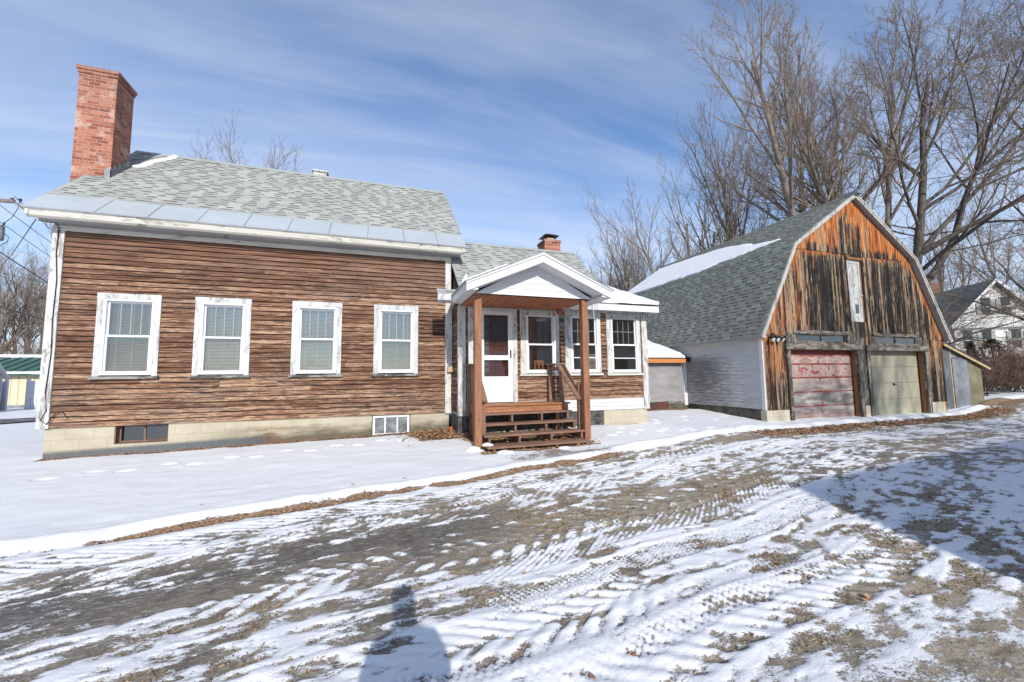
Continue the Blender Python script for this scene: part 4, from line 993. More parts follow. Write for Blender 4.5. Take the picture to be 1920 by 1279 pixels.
# ------------------------------------------------------------------ low link building between wing and barn
lk = tag(empty('link_shed', (9, 12.4, 0)), 'low white sided link shed with orange fascia between the wing and the barn', 'shed')
LY = 11.9
mb = MB(); clap(mb, PF(LY), 6.84, 10.66, .51, 1.88, pitch=.10, warp=.001, joints=False, butt=.012, seed=71); mb.build('siding', MT['linkside'], lk)
mb = MB(); mb.box(6.84, 10.72, LY + .004, LY + .12, .1, 1.9); mb.box(6.84, 10.7, 14.6, 14.7, 0, 2.8); mb.build('wall', MT['oldgrey'], lk)
mb = MB(); mb.box(10.60, 10.74, LY - .03, LY + .0, .36, 1.88); mb.build('corner_board', MT['white'], lk)
mb = MB(); mb.box(6.84, 9.9, LY - .01, LY + .1, .0, .50); mb.build('base_boards', mat_peel('red_brown_base', (.14, .05, .035), (.08, .06, .05), .5), lk)
mb = MB(); mb.box(9.9, 10.76, LY - .0, LY + .1, -.1, .42); mb.build('base_wall', MT['concrete'], lk)
mb = MB(); mb.box(6.84, 10.52, LY - .26, LY - .22, 1.88, 2.03); mb.build('fascia', MT['orangewood'], lk)
mb = MB(); mb.prism([(LY - .28, 2.03), (LY - .28, 2.06), (14.7, 3.05), (14.7, 3.0)], 'x', 6.84, 10.75); mb.prism([(LY - .24, 1.90), (LY - .24, 2.03), (14.7, 3.0), (14.7, 2.9)], 'x', 10.54, 10.75)
mb.build('roof', MT['darkmetal'], lk)
snow_slab('roof_snow', 'thick snow pillow on the link shed roof left of the barn', (6.9, LY - .27, 2.055), (1, 0, 0), (0, 3.0, 1.0), 3.72, 3.0, .19,
          lambda u, v: min(3.55 - u, v + .06, 2.9 - v, u + .2), 33, res=.1)

# ------------------------------------------------------------------ metal lean-to on the right of the barn
lt = tag(empty('lean_to', (20.9, 10, 0)), 'low lean-to of dull sheet metal and olive plywood against the right side of the barn', 'shed')
def lz(x): return 2.60 - (x - 19.48) * .325
SX0, SX1, SY = 19.50, 22.30, 8.98
mb = MB(); mb.prism([(SX0, 0), (SX0, lz(SX0)), (20.30, lz(20.30)), (20.30, 0)], 'y', SY, SY + .05)
for k in range(12):
    x = SX0 + .03 + k * .066; mb.prism([(x, 0), (x, lz(x)), (x + .02, lz(x + .02)), (x + .02, 0)], 'y', SY - .012, SY)
mb.prism([(20.30, 1.96), (20.30, lz(20.30)), (21.38, lz(21.38)), (21.38, 1.96)], 'y', SY, SY + .05)
mb.build('corrugated_panel', MT['sheet'], lt)
mb = MB(); mb.box(20.40, 21.36, SY - .03, SY + .01, .12, 1.93); dd = mb.build('door', MT['sheet'], lt, bevel=.004)
mb = MB(); recess_frame(mb, 20.32, 21.42, .05, 1.97, SY - .01, SY + .03, .06); mb.build('door_frame', MT['oldgrey'], lt)
mb = MB(); mb.box(20.27, 20.32, SY - .03, SY, .05, lz(20.3) - .05); mb.build('upright', MT['tanwood'], lt)
mb = MB(); mb.prism([(21.42, 0), (21.42, lz(21.42)), (SX1, lz(SX1)), (SX1, 0)], 'y', SY + .0, SY + .05); mb.box(SX1 - .05, SX1, SY + .05, 13, 0, lz(SX1)); mb.box(SX0, SX1, 12.95, 13, 0, 1.7)
mb.build('plywood_wall', MT['olive'], lt)
mb = MB(); mb.prism([(SX0, lz(SX0)), (SX0, lz(SX0) + .05), (SX1 + .35, lz(SX1 + .35) + .05), (SX1 + .35, lz(SX1 + .35))], 'y', SY - .15, 13.1); mb.build('roof', MT['darkmetal'], lt)
mb = MB(); mb.prism([(SX0, lz(SX0) - .09), (SX0, lz(SX0)), (SX1 + .33, lz(SX1 + .33)), (SX1 + .33, lz(SX1 + .33) - .09)], 'y', SY - .14, SY - .10); mb.build('roof_edge_board', MT['tanwood'], lt)
# ------------------------------------------------------------------ terrain
CP = np.array([(0,0,0),(0,3,0),(-3,5,.02),(3,4,0),(-6,9.8,.06),(-2,9.8,.12),(1.7,9.8,.21),(3,7.2,.11),(4.3,7.5,.14),(6.8,9,.19),(5.2,9.3,.2),(10.8,8.8,.05),(15,8.8,.01),
    (19.3,8.8,.0),(21.3,9,.17),(22.3,9,.28),(28,10,.36),(40,14,.12),(10,5,0),(10.7,11.8,.24),(8.5,11.4,.24),(-12,20,.1),(-15,25,.16),(-18,30,0),(20,1,0),(-10,0,0),
    (60,22,.2),(100,100,.3),(-100,100,.3),(0,60,.2),(0,-40,0),(60,-40,0),(-60,-30,0),(-60,30,0),(15,18,.2),(-30,60,.1)], float)
_d = lambda a, b: np.sqrt(((a[:, None, :] - b[None, :, :]) ** 2).sum(-1) + 2.0)
_W = np.linalg.solve(_d(CP[:, :2], CP[:, :2]), CP[:, 2] - CP[:, 2].mean())
def base_h(x, y):
    sh = np.shape(x); q = np.stack([np.ravel(x), np.ravel(y)], 1).astype(float); out = np.empty(len(q))
    for i in range(0, len(q), 60000): out[i:i+60000] = _d(q[i:i+60000], CP[:, :2]) @ _W
    return np.clip(out + CP[:, 2].mean(), -.3, .6).reshape(sh)
EXx = [-40,-10,-3,-2,-1.2,0,1.4,2.3,3.5,5.5,8.5,12,16,20,28,40,80]
EXy = [1,3.9,4.62,4.76,5.08,5.36,5.55,5.85,6.05,6.6,7.5,7.95,8.05,8.3,9.3,13,25]
def ncoord(x, y):
    yc = np.interp(x, EXx, EXy); yc = (yc + np.interp(x - .5, EXx, EXy) + np.interp(x + .5, EXx, EXy)) / 3
    w = np.clip(1 + (y - 5.36) * .13, .35, 1)
    return y - 5.36 - (yc - 5.36) * w - .05 * fbm(x * .9, y * .0, 3, 2)
NB = np.array([.15, 0, -.15, -.4, -.6, -.9, -1.2, -1.5, -1.8, -2.1, -2.5, -3.0, -3.6, -4.4, -6])
TB = {-2.5: [1, .8, .45, .40, .40, .20, -.34, -.50, -.44, -.12, .30, .50, .48, .5, .5],
       .5:  [1, .6, .35, .15, -.18, -.52, -.42, -.38, -.26, -.18, .08, .55, .60, .65, .6],
       2.5: [1, .5, .05, .05, -.10, .00, -.20, -.40, -.35, -.10, .22, .50, .42, .28, .3],
       5.0: [1, .4, -.15, -.25, .10, .38, .20, -.25, -.40, -.25, .30, .20, .38, .2, .2],
       9.0: [1, .2, -.55, -.50, -.35, -.05, .30, .45, .15, -.15, -.22, -.15, .42, .35, .1],
       14.0: [1, .3, -.60, -.65, -.45, -.10, .20, .30, -.05, -.15, -.10, .30, .42, -.35, -.2]}
KX = sorted(TB); TV = np.array([TB[k] for k in KX])[:, ::-1]; NBr = NB[::-1]
def band(x, n):
    xi = np.clip(np.interp(x, KX, range(len(KX))), 0, len(KX) - 1.0001); i0 = xi.astype(int); f = xi - i0
    ni = np.clip(np.interp(n, NBr, range(len(NBr))), 0, len(NBr) - 1.0001); j0 = ni.astype(int); g = ni - j0
    return (TV[i0, j0] * (1-g) + TV[i0, j0+1] * g) * (1-f) + (TV[i0+1, j0] * (1-g) + TV[i0+1, j0+1] * g) * f
TRACKS = [  # n centre, half width, period, slant, strength, x range, kind
    (-.36, .20, .17, 1.6, .75, (-3.2, 6.5), 'lug'), (-.95, .22, .15, -1.4, .35, (-3, 3), 'lug'), (-1.85, .34, .21, 1.1, .55, (-1.0, 5), 'zig'),
    (-2.25, .22, .10, -1.9, .32, (.8, 5.5), 'lug'), (-2.75, .16, .045, .9, .85, (.8, 6.2), 'tread'), (-2.05, .10, .06, .6, .6, (2, 9), 'tread'), (-3.45, .12, .07, -.8, .7, (.6, 6), 'tread'), (-.75, .1, .07, .8, .6, (-1, 7), 'tread'), (-3.05, .24, .19, 1.5, .5, (-3, 2.0), 'zig'), (-3.25, .10, .05, 0, .5, (-.2, 3.2), 'tread'),
    (-1.15, .24, .16, 1.3, .5, (3.2, 14), 'lug'), (-.5, .22, .16, -1.2, .45, (4.2, 13), 'lug'), (-3.6, .2, .18, 1.2, .4, (1, 7), 'lug'), (-2.4, .3, .2, 1.0, .4, (6, 14), 'lug'), (-3.75, .3, .24, .9, .35, (-2.5, .8), 'zig')]
PRINTS = []; _OLD = [(1.55,2.86,.5),(1.82,2.95,.5),(2.25,3.05,.4),(2.55,3.12,.35),(2.85,3.22,.5),(3.1,3.05,.4),(3.35,3.2,.4),(2.05,2.35,.9),(.85,2.2,1.2),(1.25,1.98,1.3),(3.3,3.55,.4),(3.55,3.62,.3),(3.8,3.7,.3),(.5,7.0,.1)]
_pr = random.Random(12); PATH = [(4.9 + .33 * k + _pr.uniform(-.05, .05), 7.75 + .10 * math.sin(k * .5) + (.11 if k % 2 else -.11) + .012 * k + _pr.uniform(-.03, .03)) for k in range(18)] + [(_pr.uniform(5, 10.5), _pr.uniform(7.6, 11)) for _ in range(14)] + [(-4.5 + .42 * k, 7.9 + .08 * k + (.1 if k % 2 else -.1) + _pr.uniform(-.05, .05)) for k in range(13)]
def ground_fields(x, y):
    """returns snow cover (>0 snow), extra height, dirt tone (0 wet dark, 1 tan), leaf litter"""
    n = ncoord(x, y); s = x * np.hypot(1, .22)
    sx, sy = x + .25 * y, y - .22 * x
    b = band(x, n)
    drive = sst(.10, -.02, n)
    st = fbm(sx * .55, n * 4.2, 4, 11); st2 = fbm(sx * 2.6, n * 10, 3, 21); bl = fbm(x * 2.2, y * 2.2, 4, 31); fn = fbm(x * 9, y * 14, 3, 41)
    st3 = fbm(sx * 5.5, n * 24, 3, 27); st4 = fbm((sx + .7 * n) * 3.2, (n - .35 * sx) * 9, 3, 29)
    c = b * .85 + .05 + drive * (.50 * st + .50 * st2 + .55 * st3 + .45 * st4 + .25 * bl + .42 * fn)
    h = np.zeros_like(c)
    for nc, hw, per, sl, k, (xa, xb), kind in TRACKS:
        m = sst(hw, hw * .75, np.abs(n - nc + .05 * fbm(sx * .6, sx * 0, 2, 5))) * sst(xa - .3, xa + .3, x) * sst(xb + .4, xb - .3, x)
        m = m * (.55 + .45 * sst(-.25, .2, fbm(sx * .8 + nc * 7, n * 2, 2, 8)))
        q = (n - nc)
        if kind == 'lug': ph = (sx + sl * q) / per
        elif kind == 'zig': ph = (sx + sl * np.abs(q)) / per + .5 * (q > 0)
        else: ph = (sx + sl * q) / per + .5 * (np.floor(q / .035) % 2)
        ph = ph + .22 * fbm(sx * 2, n * 5, 2, 9)
        w = np.sin(2 * np.pi * ph)
        c = c - .85 * k * m * sst(-.1, .75, w) + .25 * k * m * sst(.2, -.6, w)
        h = h + m * (-.006 - .005 * w)
        eg = np.exp(-((np.abs(q) - hw) / .035) ** 2) * sst(xa - .3, xa + .3, x) * sst(xb + .4, xb - .3, x); c = c + .22 * eg; h = h + .006 * eg
    for px, py, a in PRINTS:
        u, v = (x - px), (y - py); ca, sa = math.cos(a), math.sin(a); p, q = u * ca + v * sa, -u * sa + v * ca
        r = np.hypot(p / .14, q / .052); m = sst(1.05, .85, r); c = c - .75 * m * (1 - .5 * sst(.2, .7, np.sin(p * 190))) ; h = h - .014 * m + .005 * np.exp(-((r - 1.15) / .12) ** 2)
        c = c + .35 * np.exp(-((r - 1.25) / .18) ** 2)
    # lawn
    lawn = 1 - drive
    h = h + lawn * (.035 + .018 * fbm(x * .8, y * 1.6, 3, 51) + .006 * fbm(x * 5, y * 7, 2, 52)) + .055 * np.exp(-((n - .24) / .13) ** 2) * (1 + .3 * fbm(x * 2.5, y * 2, 2, 53))
    edge = .12 * fbm(x * 2.4, y * 2.4, 3, 61)
    # strips of leaf litter
    strip = sst(.085, .035, np.abs(n - .02 + .05 * fbm(x * 1.6, y * 0, 3, 71)) + .05 * fbm(x * 3.1, y * 3, 3, 73)) * sst(-2.6, -2.2, x) * sst(4.6, 3.6, x)
    c = c - 1.5 * strip * (.75 + .5 * fbm(x * 5, y * 9, 2, 72))
    bare = np.zeros_like(c)
    def region(f, w=.12): 
        nonlocal bare
        bare = np.maximum(bare, sst(w, -w * .4, f + edge))
    region(np.where((x > -5.72) & (x < 1.9), np.maximum(9.62 + .01 * (x + 6) * 0 - y, y - 10.2), 5) + .06 * np.interp(x, [-6, -2, 1.7], [.6, .2, -3.5]))
    region(np.maximum(np.abs(x - 1.45) - .55, np.abs(y - 9.25) - .62))
    region(np.maximum(np.abs(x - 3.0) - 1.15, np.abs(y - 8.0) - .95))
    region(np.maximum(np.abs(x - 9.2) - 1.7, np.abs(y - 11.75) - .3))
    region(np.maximum(np.abs(x - 6.2) - .7, np.abs(y - 8.98) - .06), .06)
    region(np.maximum(np.abs(x - 22.2) - 1.0, np.abs(y - 8.75) - .2))
    c = c - bare * 1.7
    front = np.exp(-(((x - 3.1) / 1.15) ** 2 + ((y - 6.62) / .42) ** 2)); c = c - front * (1.35 + 1.1 * bl)
    right = sst(1.2, 4.0, x - (y - 2) * .4) * sst(3.6, 2.2, y); c = c - right * .20 + right * .55 * fbm(x * 4.2, y * 5.5, 4, 95)
    for px, py in PATH:
        r = np.hypot((x - px) / .13, (y - py) / .085); h = h - .035 * sst(1.1, .6, r) * lawn + .008 * np.exp(-((r - 1.25) / .2) ** 2) * lawn
    c = np.where(y > 10.5, np.maximum(c, .7 - 1.7 * bare), c)
    litter = np.clip(strip + bare * .9 + .8 * front * (bl > 0) + sst(7.5, 9.5, x) * sst(-1.0, -.5, n) * sst(.15, 0, n), 0, 1)
    tone = np.clip(.62 + .5 * bl + .25 * sst(.5, 3, x) - .75 * np.exp(-((n + 1.35) / .42) ** 2) * sst(2.6, -.5, x) - .55 * np.exp(-(((x - 7.5) / 2.6) ** 2 + ((n + 2.3) / .7) ** 2)), 0, 1)
    h = h + .012 * sst(-.05, .45, c) * drive + .010 * drive * fbm(x * 5, y * 8, 3, 81) * sst(.0, .5, c) + .006 * fbm(x * 3, y * 3, 2, 82)
    h = h - bare * .03
    return c, h, tone, litter
def axis(parts):
    a = []
    for lo, hi, st in parts: a.append(np.arange(lo, hi - 1e-6, st))
    a.append([parts[-1][1]]); return np.concatenate(a)
gx = axis([(-600,-100,100),(-100,-20,10),(-20,-8,.6),(-8,-3.2,.04),(-3.2,4.6,.0155),(4.6,9,.03),(9,22.5,.07),(22.5,45,.6),(45,120,8),(120,700,80)])
gy = axis([(-200,-40,20),(-40,0,2.5),(0,1.5,.1),(1.5,4.4,.0155),(4.4,6.4,.024),(6.4,10.2,.045),(10.2,13,.12),(13,40,.9),(40,120,8),(120,700,80)])
GX, GY = np.meshgrid(gx, gy)
cc, hh, tt, ll = ground_fields(GX, GY)
GZ = base_h(GX, GY) + hh
nx, ny = len(gx), len(gy)
co = np.stack([GX.ravel(), GY.ravel(), GZ.ravel()], 1).astype(np.float32)
i = np.arange(nx - 1)[None, :] + np.arange(ny - 1)[:, None] * nx
fa = np.stack([i, i + 1, i + 1 + nx, i + nx], -1).reshape(-1, 4).astype(np.int32)
me = bpy.data.meshes.new('ground'); me.vertices.add(len(co)); me.vertices.foreach_set('co', co.ravel())
me.loops.add(fa.size); me.loops.foreach_set('vertex_index', fa.ravel()); me.polygons.add(len(fa))
me.polygons.foreach_set('loop_start', np.arange(0, fa.size, 4, dtype=np.int32)); me.polygons.foreach_set('use_smooth', np.ones(len(fa), bool))
for nm, arr in (('cover', cc), ('tone', tt), ('litter', ll)):
    a = me.attributes.new(nm, 'FLOAT', 'POINT'); a.data.foreach_set('value', arr.astype(np.float32).ravel())
me.update(); me.validate()
ground = bpy.data.objects.new('ground', me); COL.objects.link(ground); ground['kind'] = 'structure'
print('ground verts', len(co))
def height(x, y):
    x = np.atleast_1d(np.asarray(x, float)); y = np.atleast_1d(np.asarray(y, float)); return base_h(x, y) + ground_fields(x, y)[1]

m = NT('snowy_driveway'); c = m.attr('cover'); tn = m.attr('tone'); li = m.attr('litter')
f1 = m.noise(m.obj((1, 1.7, 1)), 16, 5, .68, .4); f2 = m.noise(m.obj(), 75, 4, .7); f3 = m.noise(m.obj(), 230, 2, .6)
e = m.math('ADD', c, m.math('MULTIPLY', m.math('SUBTRACT', f1, .5), 1.15)); e = m.math('ADD', e, m.math('MULTIPLY', m.math('SUBTRACT', f2, .5), .85))
fs = m.noise(m.obj((1, 3.0, 1), rot=(0, 0, -.22)), 30, 5, .7, .5); e = m.math('ADD', e, m.math('MULTIPLY', m.math('SUBTRACT', fs, .5), 1.0))
k = m.ramp(m.math('ADD', e, .5), [(.485, 0.), (.515, .78), (.60, .93), (.74, 1.)])
gr = m.ramp(f3, [(.3, .55), (.5, 1.0), (.72, 1.55)])
dark = m.ramp(f2, [(.3, (.055, .048, .041)), (.55, (.13, .114, .093)), (.75, (.22, .19, .15))])
tan = m.ramp(f2, [(.3, (.16, .125, .085)), (.5, (.315, .255, .175)), (.72, (.45, .37, .265))])
dirt = m.mix(1.0, m.mix(m.math('MULTIPLY', tn, 1.0, clamp=True), dark, tan), gr, 'MULTIPLY')
fz = m.noise(m.obj((1, 3.4, 1), rot=(0, 0, -.2)), 11, 6, .75, .6)
dirt = m.mix(m.ramp(fz, [(.50, 0.), (.64, .50)]), dirt, (.50, .49, .48))
dirt = m.mix(m.ramp(m.noise(m.obj((1, 2.2, 1)), 5, 5, .7), [(.36, .55), (.50, 0.)]), dirt, (.055, .048, .04))
leaf = m.ramp(m.noise(m.obj((1, 1, 1)), 42, 3, .7), [(.3, (.07, .042, .028)), (.48, (.20, .12, .07)), (.62, (.34, .22, .13)), (.78, (.46, .35, .24))])
dirt = m.mix(m.math('MULTIPLY', li, .85), dirt, leaf)
ws = m.noise(m.obj(), 1.6, 3)
snow = m.mix(ws, (.72, .72, .735), (.80, .795, .79))
snow = m.mix(m.ramp(e, [(.0, .45), (.28, 0.)]), snow, (.56, .55, .54))
sp = m.math('MULTIPLY', m.ramp(m.noise(m.obj(), 55, 3, .8), [(.66, 0.), (.70, 1.)]), m.ramp(e, [(.12, 1.), (.75, 0.)]))
snow = m.mix(m.math('MULTIPLY', sp, .75), snow, (.16, .13, .10))
col = m.mix(k, dirt, snow)
rough = m.mix(k, m.mix(tn, (.42, .42, .42), (.85, .85, .85)), (.55, .55, .55))
hgt = m.math('ADD', m.math('MULTIPLY', k, 1.6), m.math('ADD', m.math('MULTIPLY', f2, .55), m.math('MULTIPLY', f1, .5)))
m.out(col, rough, m.bump(hgt, .75, .012), spec=.25)
me.materials.append(m.m)

# road on the far left
mb = MB(); 
rp = [(-30.0, 46.5), (-18.5, 29.2), (-12.6, 20.3), (-10.2, 16.6), (-4.0, 7.2)]
P = [(-60, 12.5), (-26, 15.4), (-15, 17.2), (-11.4, 18.6), (-8, 21.5), (-5, 27)]
for a, b in zip(P, P[1:]):
    q = []
    for (x, y), s in ((a, -1), (b, -1), (b, 1), (a, 1)): q.append((x - .1 * s, y + s * 1.1, float(base_h(np.array([x - .1 * s]), np.array([y + s * 1.1]))[0]) + .075))
    mb.face(q)
rm = NT('dark_snowy_asphalt'); f = rm.noise(rm.obj((.9, 3.2, 1), rot=(0, 0, -.2)), 2.0, 5, .65)
road = mb.build('road', rm.out(rm.ramp(f, [(.42, (.06, .058, .06)), (.56, (.16, .155, .155)), (.66, (.66, .67, .70))]), .7), None); road['kind'] = 'structure'

# ------------------------------------------------------------------ loose leaves and dead grass
def leafcolor():
    m = NT('dry_leaf'); r = m.attr('rnd')
    c = m.ramp(r, [(0., (.13, .06, .035)), (.3, (.30, .13, .065)), (.55, (.40, .22, .12)), (.8, (.50, .35, .21)), (1., (.26, .20, .14))])
    return m.out(c, .75, spec=.2)
MT['leaf'] = leafcolor()
def scatter_leaves(name, label, pts, seed, size=(.025, .055)):
    rg = random.Random(seed); mb = MB()
    xs = np.array([p[0] for p in pts]); ys = np.array([p[1] for p in pts]); zs = height(xs, ys)
    for (x, y, dz), z in zip(pts, zs):
        s = rg.uniform(*size); a = rg.uniform(0, 6.28); c_, s_ = math.cos(a), math.sin(a); r = rg.random(); t1, t2, t3 = (rg.uniform(-.2, .6) * s for _ in range(3))
        z = z + .006 + dz
        def Q(u, v, w): return (x + (u * c_ - v * s_) * s, y + (u * s_ + v * c_) * s, z + w)
        mb.face([Q(-1, 0, t1), Q(-.2, -.55, t2), Q(1, 0, t3), Q(-.1, .55, t2)] if r < .5 else [Q(-1, 0, t1), Q(-.4, -.5, 0), Q(.3, -.42, t2), Q(1, 0, t3), Q(.3, .42, t2), Q(-.4, .5, 0)], r)
    o = mb.build(name, MT['leaf'], None); tag(o, label, 'leaves', None, 'stuff'); return o
rg = random.Random(3)
def blob(cx, cy, sx, sy, n, dz=0): return [(rg.gauss(cx, sx), rg.gauss(cy, sy), abs(rg.gauss(0, dz)) if dz else 0) for _ in range(n)]
pts = [p for p in blob(1.35, 9.15, .38, .28, 900, .03) if p[1] < 9.84 and not (p[0] > 1.72 and p[1] > 8.95)]
scatter_leaves('fallen_leaves', 'pile of brown leaves against the corner left of the porch', pts, 1)
pts = [(rg.uniform(1.9, 4.2), rg.uniform(7.0, 8.8), 0) for _ in range(900)] + blob(3.6, 7.7, .35, .3, 200, .03)
scatter_leaves('fallen_leaves', 'brown leaves lying under the open porch steps', pts, 2)
pts = [(rg.uniform(-5.7, 1.2), 9.83 - abs(rg.gauss(0, .10)), 0) for _ in range(900)]
scatter_leaves('fallen_leaves', 'thin line of leaves along the foundation of the farmhouse', pts, 3, (.018, .04))
pts = []
while len(pts) < 1500:
    x = rg.uniform(-2.4, 4.3); y = rg.uniform(4.4, 6.4); 
    pts.append((x, y, 0))
A = np.array(pts); nn = ncoord(A[:, 0], A[:, 1]); keep = np.abs(nn - .02) < .075
pts = []
for _ in range(5):
    q = np.stack([np.array([rg.uniform(-2.4, 4.2) for _ in range(1500)]), np.array([rg.uniform(4.4, 6.4) for _ in range(1500)])], 1)
    nn = ncoord(q[:, 0], q[:, 1]); pts += [(a, b, 0) for a, b in q[np.abs(nn - .02 + .05 * fbm(q[:, 0] * 1.6, q[:, 1] * 0, 3, 71)) + .06 * fbm(q[:, 0] * 3.1, q[:, 1] * 3, 3, 73) < .055]]
scatter_leaves('fallen_leaves', 'narrow brown strip of leaf litter along the edge of the snowy lawn', pts, 4, (.012, .028))
pts = []
q = np.stack([np.array([rg.uniform(8.5, 21) for _ in range(9000)]), np.array([rg.uniform(6, 9) for _ in range(9000)])], 1); nn = ncoord(q[:, 0], q[:, 1])
pts = [(a, b, 0) for (a, b), k_ in zip(q, nn) if -.75 < k_ < -.02][:3000]
scatter_leaves('fallen_leaves', 'reddish brown leaf litter on the driveway in front of the barn', pts, 5, (.03, .06))
pts = [(1.0, 1.85, 0), (1.05, 1.9, 0), (3.1, 1.9, 0), (3.16, 1.93, 0), (3.3, 1.85, 0), (-.9, 1.98, .01), (3.9, 2.1, 0), (2.9, 2.3, 0), (-.93, 2.0, 0)] + [(rg.uniform(-2, 7), rg.uniform(1.8, 6), 0) for _ in range(60)]
scatter_leaves('fallen_leaves', 'a few single red brown leaves scattered over the snowy driveway', pts, 6, (.02, .04))
# dead grass poking through the snow
mg = NT('dead_grass_blades'); r_ = mg.attr('rnd'); MT['grass'] = mg.out(mg.ramp(r_, [(0., (.12, .085, .05)), (.5, (.28, .20, .12)), (1., (.44, .34, .22))]), .8, spec=.15)
q = np.stack([np.random.RandomState(4).uniform(-1.5, 6.5, 60000), np.random.RandomState(5).uniform(1.7, 4.6, 60000)], 1)
c0, h0, t0, l0 = ground_fields(q[:, 0], q[:, 1]); keep = (c0 < .10) & (t0 > .5) & (fbm(q[:, 0] * 1.7, q[:, 1] * 1.7, 2, 91) > -.1); q = q[keep][:9000]
z = height(q[:, 0], q[:, 1]); mb = MB(); rg = random.Random(9)
for (x, y), zz in zip(q, z):
    a = rg.uniform(0, 6.28); l = rg.uniform(.012, .04); w = rg.uniform(.0008, .0018); dx, dy = math.cos(a) * l, math.sin(a) * l; px, py = -math.sin(a) * w, math.cos(a) * w; up = rg.uniform(.003, .018)
    mb.face([(x - px, y - py, zz), (x + px, y + py, zz), (x + dx * .6 + px, y + dy * .6 + py, zz + up), (x + dx, y + dy, zz + up * .7)], rg.random())
tag(mb.build('dead_grass', MT['grass'], None), 'short tan dead grass poking through bare patches of the driveway', 'grass', None, 'stuff')

# snow lumps kicked up around the steps
bm = bmesh.new(); rg = random.Random(15)
for x, y, r in [(1.98, 7.34, .06), (2.02, 7.28, .04), (2.2, 6.98, .09), (2.28, 6.93, .06), (1.72, 7.36, .10), (1.80, 7.32, .07), (3.35, 6.98, .05), (3.43, 6.97, .04)]:
    z = float(height(x, y)[0]); z = .215 if (x, y) in ((1.98, 7.34), (2.02, 7.28)) else z
    r_ = bmesh.ops.create_icosphere(bm, subdivisions=2, radius=r)
    for v in r_['verts']: v.co = Vector((v.co.x * rg.uniform(1.1, 1.9) + x, v.co.y * rg.uniform(.9, 1.5) + y, v.co.z * .6 * rg.uniform(.7, 1.2) + z + r * .1))
me = bpy.data.meshes.new('snow_lumps'); bm.to_mesh(me); bm.free(); me.materials.append(MT['snow']); me.polygons.foreach_set('use_smooth', [True] * len(me.polygons))
o = bpy.data.objects.new('snow_lumps', me); COL.objects.link(o); tag(o, 'small lumps of snow lying around the foot of the porch steps', 'snow', None, 'stuff')
# ------------------------------------------------------------------ bare trees
def tubes(polys, rads, sides):
    """polys (B,n,3), rads (B,n) -> verts, quads"""
    P = np.asarray(polys, float); R = np.asarray(rads, float); B, n, _ = P.shape
    d = P[:, -1] - P[:, 0]; d /= np.linalg.norm(d, axis=1, keepdims=True) + 1e-9
    ref = np.where(np.abs(d[:, 2:3]) > .9, np.array([[1., 0, 0]]), np.array([[0, 0, 1.]]))
    s = np.cross(d, ref); s /= np.linalg.norm(s, axis=1, keepdims=True) + 1e-9; u = np.cross(s, d)
    a = np.arange(sides) * 2 * np.pi / sides
    ring = s[:, None, None, :] * np.cos(a)[None, None, :, None] + u[:, None, None, :] * np.sin(a)[None, None, :, None]
    V = P[:, :, None, :] + ring * R[:, :, None, None]
    V = V.reshape(-1, 3)
    b = (np.arange(B) * n * sides)[:, None, None] + (np.arange(n - 1) * sides)[None, :, None]; k = np.arange(sides)[None, None, :]; k2 = (k + 1) % sides
    F = np.stack([b + k, b + k2, b + sides + k2, b + sides + k], -1).reshape(-1, 4)
    return V, F
def np_mesh(name, chunks, mat):
    vs, fs, o = [], [], 0
    for V, F in chunks: vs.append(V); fs.append(F + o); o += len(V)
    V = np.concatenate(vs).astype(np.float32); F = np.concatenate(fs).astype(np.int32)
    me = bpy.data.meshes.new(name); me.vertices.add(len(V)); me.vertices.foreach_set('co', V.ravel())
    me.loops.add(F.size); me.loops.foreach_set('vertex_index', F.ravel()); me.polygons.add(len(F))
    me.polygons.foreach_set('loop_start', np.arange(0, F.size, 4, dtype=np.int32)); me.polygons.foreach_set('use_smooth', np.ones(len(F), bool))
    me.materials.append(mat); me.update(); return me
def bark(name, a, b):
    m = NT(name); n = m.noise(m.obj((14, 14, 3)), 1, 4, .65, .4); return m.out(m.mix(m.mr(n, .3, .7), a, b), .9, m.bump(n, .8, .02), spec=.1)
BK = [bark('grey_brown_bark', (.11, .088, .07), (.30, .26, .21)), bark('dark_bark', (.06, .05, .043), (.17, .145, .12)), bark('twig_bark', (.16, .125, .10), (.34, .27, .215)), bark('reddish_twig', (.15, .095, .072), (.32, .215, .165))]
def rot(v, ax, an): return Matrix.Rotation(an, 3, ax) @ v
